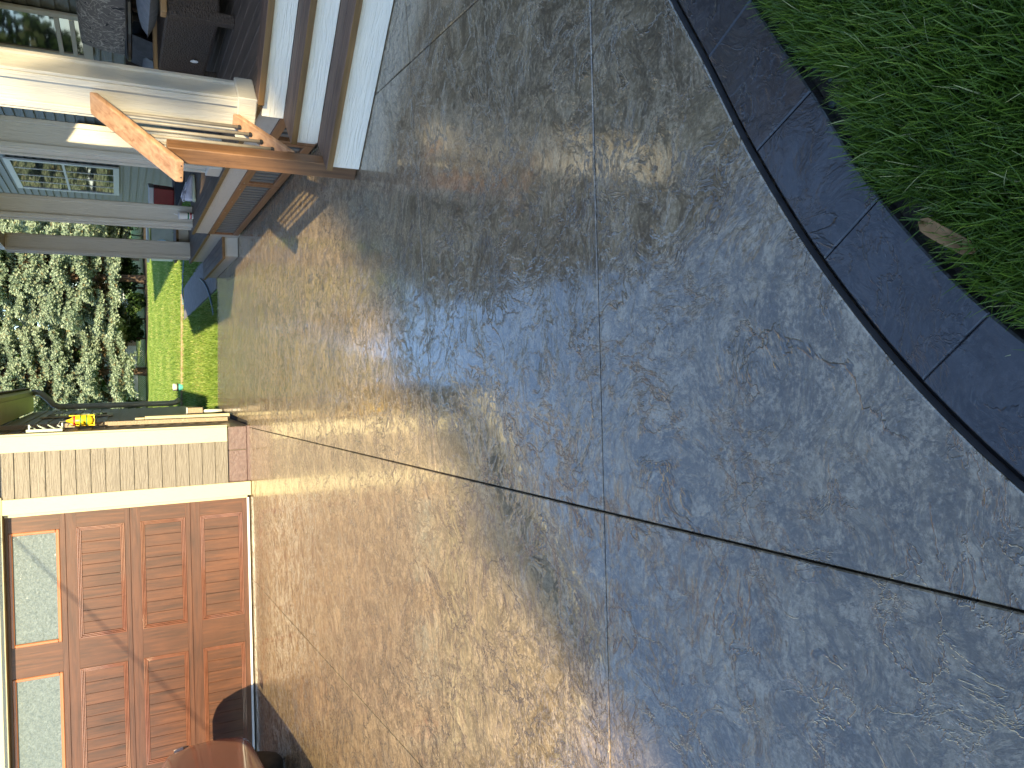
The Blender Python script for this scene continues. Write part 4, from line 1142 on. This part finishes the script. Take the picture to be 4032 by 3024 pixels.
# chain-link fence
fn = empty('chain_link_fence', (2, 39.6, 0), 'galvanised chain-link fence beyond the lawn', 'fence')
FX0, FX1, FY, FH = -9.0, 14.0, 39.6, 1.5
MB().tube([(FX0, FY, FH), (FX1, FY, FH)], .024, 8).build('top_rail', METAL, fn, smooth=True)
p0 = MB().tube([(FX0, FY, -.06), (FX0, FY, FH + .03)], .028, 8).build('post', METAL, fn, smooth=True)
for k in range(1, 10): copy_part(p0, fn, (k * 2.5, 0, 0))
nw = int((FX1 - FX0 + FH) / .11)
u = np.arange(nw) * .11 + FX0
V = []; 
for s in (1, -1):
    a = np.stack([u if s > 0 else u, np.full(nw, FY), np.full(nw, .03)], 1)
    b = np.stack([u + s * (FH - .03), np.full(nw, FY), np.full(nw, FH)], 1)
    t = .009
    V.append(np.stack([a + [t, 0, 0], b + [t, 0, 0], b - [t, 0, 0], a - [t, 0, 0]], 1))
V = np.concatenate(V).reshape(-1, 3)
np_mesh('mesh', V, np.arange(len(V)).reshape(-1, 4), METAL, fn)['kind'] = 'stuff'

def far_house(loc, w_, d_, h_, label):
    e = empty('neighbour_house', loc, label, 'house')
    x, y, _ = loc
    WH = bpy.data.materials.get('far_white') or pmat('far_white', (.66, .67, .68), (.78, .78, .78), ns=3, rough=.7)
    MB().box(x - w_ / 2, x + w_ / 2, y, y + d_, 0, h_).build('wall', WH, e)
    rf_ = MB().extrude([(x - w_ / 2 - .4, y - .4, h_), (x + w_ / 2 + .4, y - .4, h_), (x, y - .4, h_ + w_ * .28)], (0, d_ + .8, 0)).build('roof', ROOF, e)
    for q in (-.28, .1, .34):
        wn_ = MB().box(x + q * w_ - .5, x + q * w_ + .5, y - .03, y - .002, h_ * .38, h_ * .75).build('window', WH, e)
        MB().box(x + q * w_ - .42, x + q * w_ + .42, y - .036, y - .031, h_ * .41, h_ * .72).build('pane', GLASS, wn_)
    MB().box(x - .1 * w_ - .5, x - .1 * w_ + .4, y - .03, y - .002, 0, h_ * .72).build('door', pmat('far_door', (.2, .1, .08), (.25, .13, .1), ns=3), e)
far_house((-2.2, 62, 0), 7, 6, 3.4, 'white neighbour house left of the spruce trunk')
far_house((4.2, 66, 0), 6, 6, 3.2, 'white neighbour house glimpsed between the spruces')

# ================================================================== OVERHEAD CABLE AND SHADE TREE (behind the viewpoint)
Ld = np.array(L)
def back(p, t): return np.array(p) - Ld * t
ca, cb = back((-1.134, .1, 2.27), 5.2), back((-3.246, .1, .672), 8.0)
d_ = cb - ca
pts = [ca + d_ * q + np.array([0, 0, -.25 * (1 - (2 * (q - .5) / 2.4) ** 2) * .0]) for q in np.linspace(-1.6, 2.4, 17)]
pts = [p for p in pts if p[2] > 2.2]
tag(MB().tube(pts, .009, 7).build('service_cable', BLACK, loc=tuple(pts[len(pts) // 2]), smooth=True), 'black overhead service cable above the driveway, out of frame', 'cable')

def shade_tree():
    YT = -30.0
    e = empty('shade_maple', (1.5, YT, 0), 'unseen leafy maple behind the viewpoint, crown shaped to shade the concrete and porch', 'tree')
    MB().tube([(1.5, YT, -.1), (1.6, YT, 3), (1.4, YT, 7), (1.7, YT, 11)], [.5, .4, .28, .08], 12).build('trunk', BARK, e, smooth=True)
    for k, (x_, h_) in enumerate(((-2.5, 10.5), (-.8, 10.8), (4.0, 12.3), (6.5, 11.5), (2.4, 12.6))):
        MB().tube([(1.5, YT, 4.5 + k * .5), ((1.5 + x_) / 2, YT, 7.5 + k * .3), (x_, YT, h_)], [.16, .10, .03], 8).build('limb', BARK, e, smooth=True)
    # crown outline shaped so its soft shadow edge falls at these ground points (x, y)
    edge = [(-6, -12), (-4, -9.5), (-2, -8.0), (-1.2, -7.75), (-.6, -7.65), (-.36, -7.35), (-.3, -7.05), (-.2, -6.62), (.1, -6.2), (.285, -5.92), (.49, -5.62), (.87, -5.12), (1.15, -4.87), (1.48, -4.5), (1.82, -3.72), (2.12, -3.55), (2.34, -3.35), (2.5, -2.4), (2.7, 1.0), (4, 2.2), (6, 1), (9, -8)]
    ex = [a + .034 * (b - YT) for a, b in edge]
    eh = [(b - YT) * SUN_T for a, b in edge]
    n = 46000
    x_ = rng.uniform(-5, 9.5, n); top = np.interp(x_, ex, eh)
    h_ = top - rng.random(n) ** 1.25 * np.clip(top - 5.5, 1, None)
    h_ += rng.normal(0, .08, n) - .16
    y_ = YT + rng.normal(0, .9, n)
    h_ -= (y_ - YT) * SUN_T
    keep = rng.random(n) < .995
    p = np.stack([x_, y_, h_], 1)[keep]
    ne = 34  # stray leaves set above the outline to dapple the corner column
    xe = rng.uniform(3.05, 3.5, ne); he = np.interp(xe, ex, eh) + rng.uniform(.2, 1.1, ne)
    p = np.concatenate([p, np.stack([xe, np.full(ne, YT) + rng.normal(0, .2, ne), he], 1)])
    cloud(p, .30, 'crown', MLEAF, e, rng.random(len(p)), elong=1.3, up=0)
shade_tree()

# small litter: a curled brown leaf on the border edge
lf = []
la, lb_ = Vector((.862, -8.360, .034)), Vector((.795, -8.445, .020))
ld = (lb_ - la); lw = Vector((ld.y, -ld.x, 0)).normalized()
for i in range(9):
    for j in range(5):
        u_, v_ = i / 8, j / 4 - .5
        wv = .011 * (1 - (2 * u_ - 1) ** 6) ** .5 + .003
        p_ = la + ld * u_ + lw * v_ * wv * 2 + Z * (.010 * (v_ * 2) ** 2 + .006 * math.sin(u_ * 5))
        lf.append(tuple(p_))
fsx = [(i * 5 + j, (i + 1) * 5 + j, (i + 1) * 5 + j + 1, i * 5 + j + 1) for i in range(8) for j in range(4)]
lo = obj('dry_leaf', lf, fsx, LEAFB, None, (.83, -8.40, 0), smooth=True)
lm = lo.modifiers.new('thick', 'SOLIDIFY'); lm.thickness = .0015
tag(lo, 'curled brown dry leaf between border and grass', 'leaf')
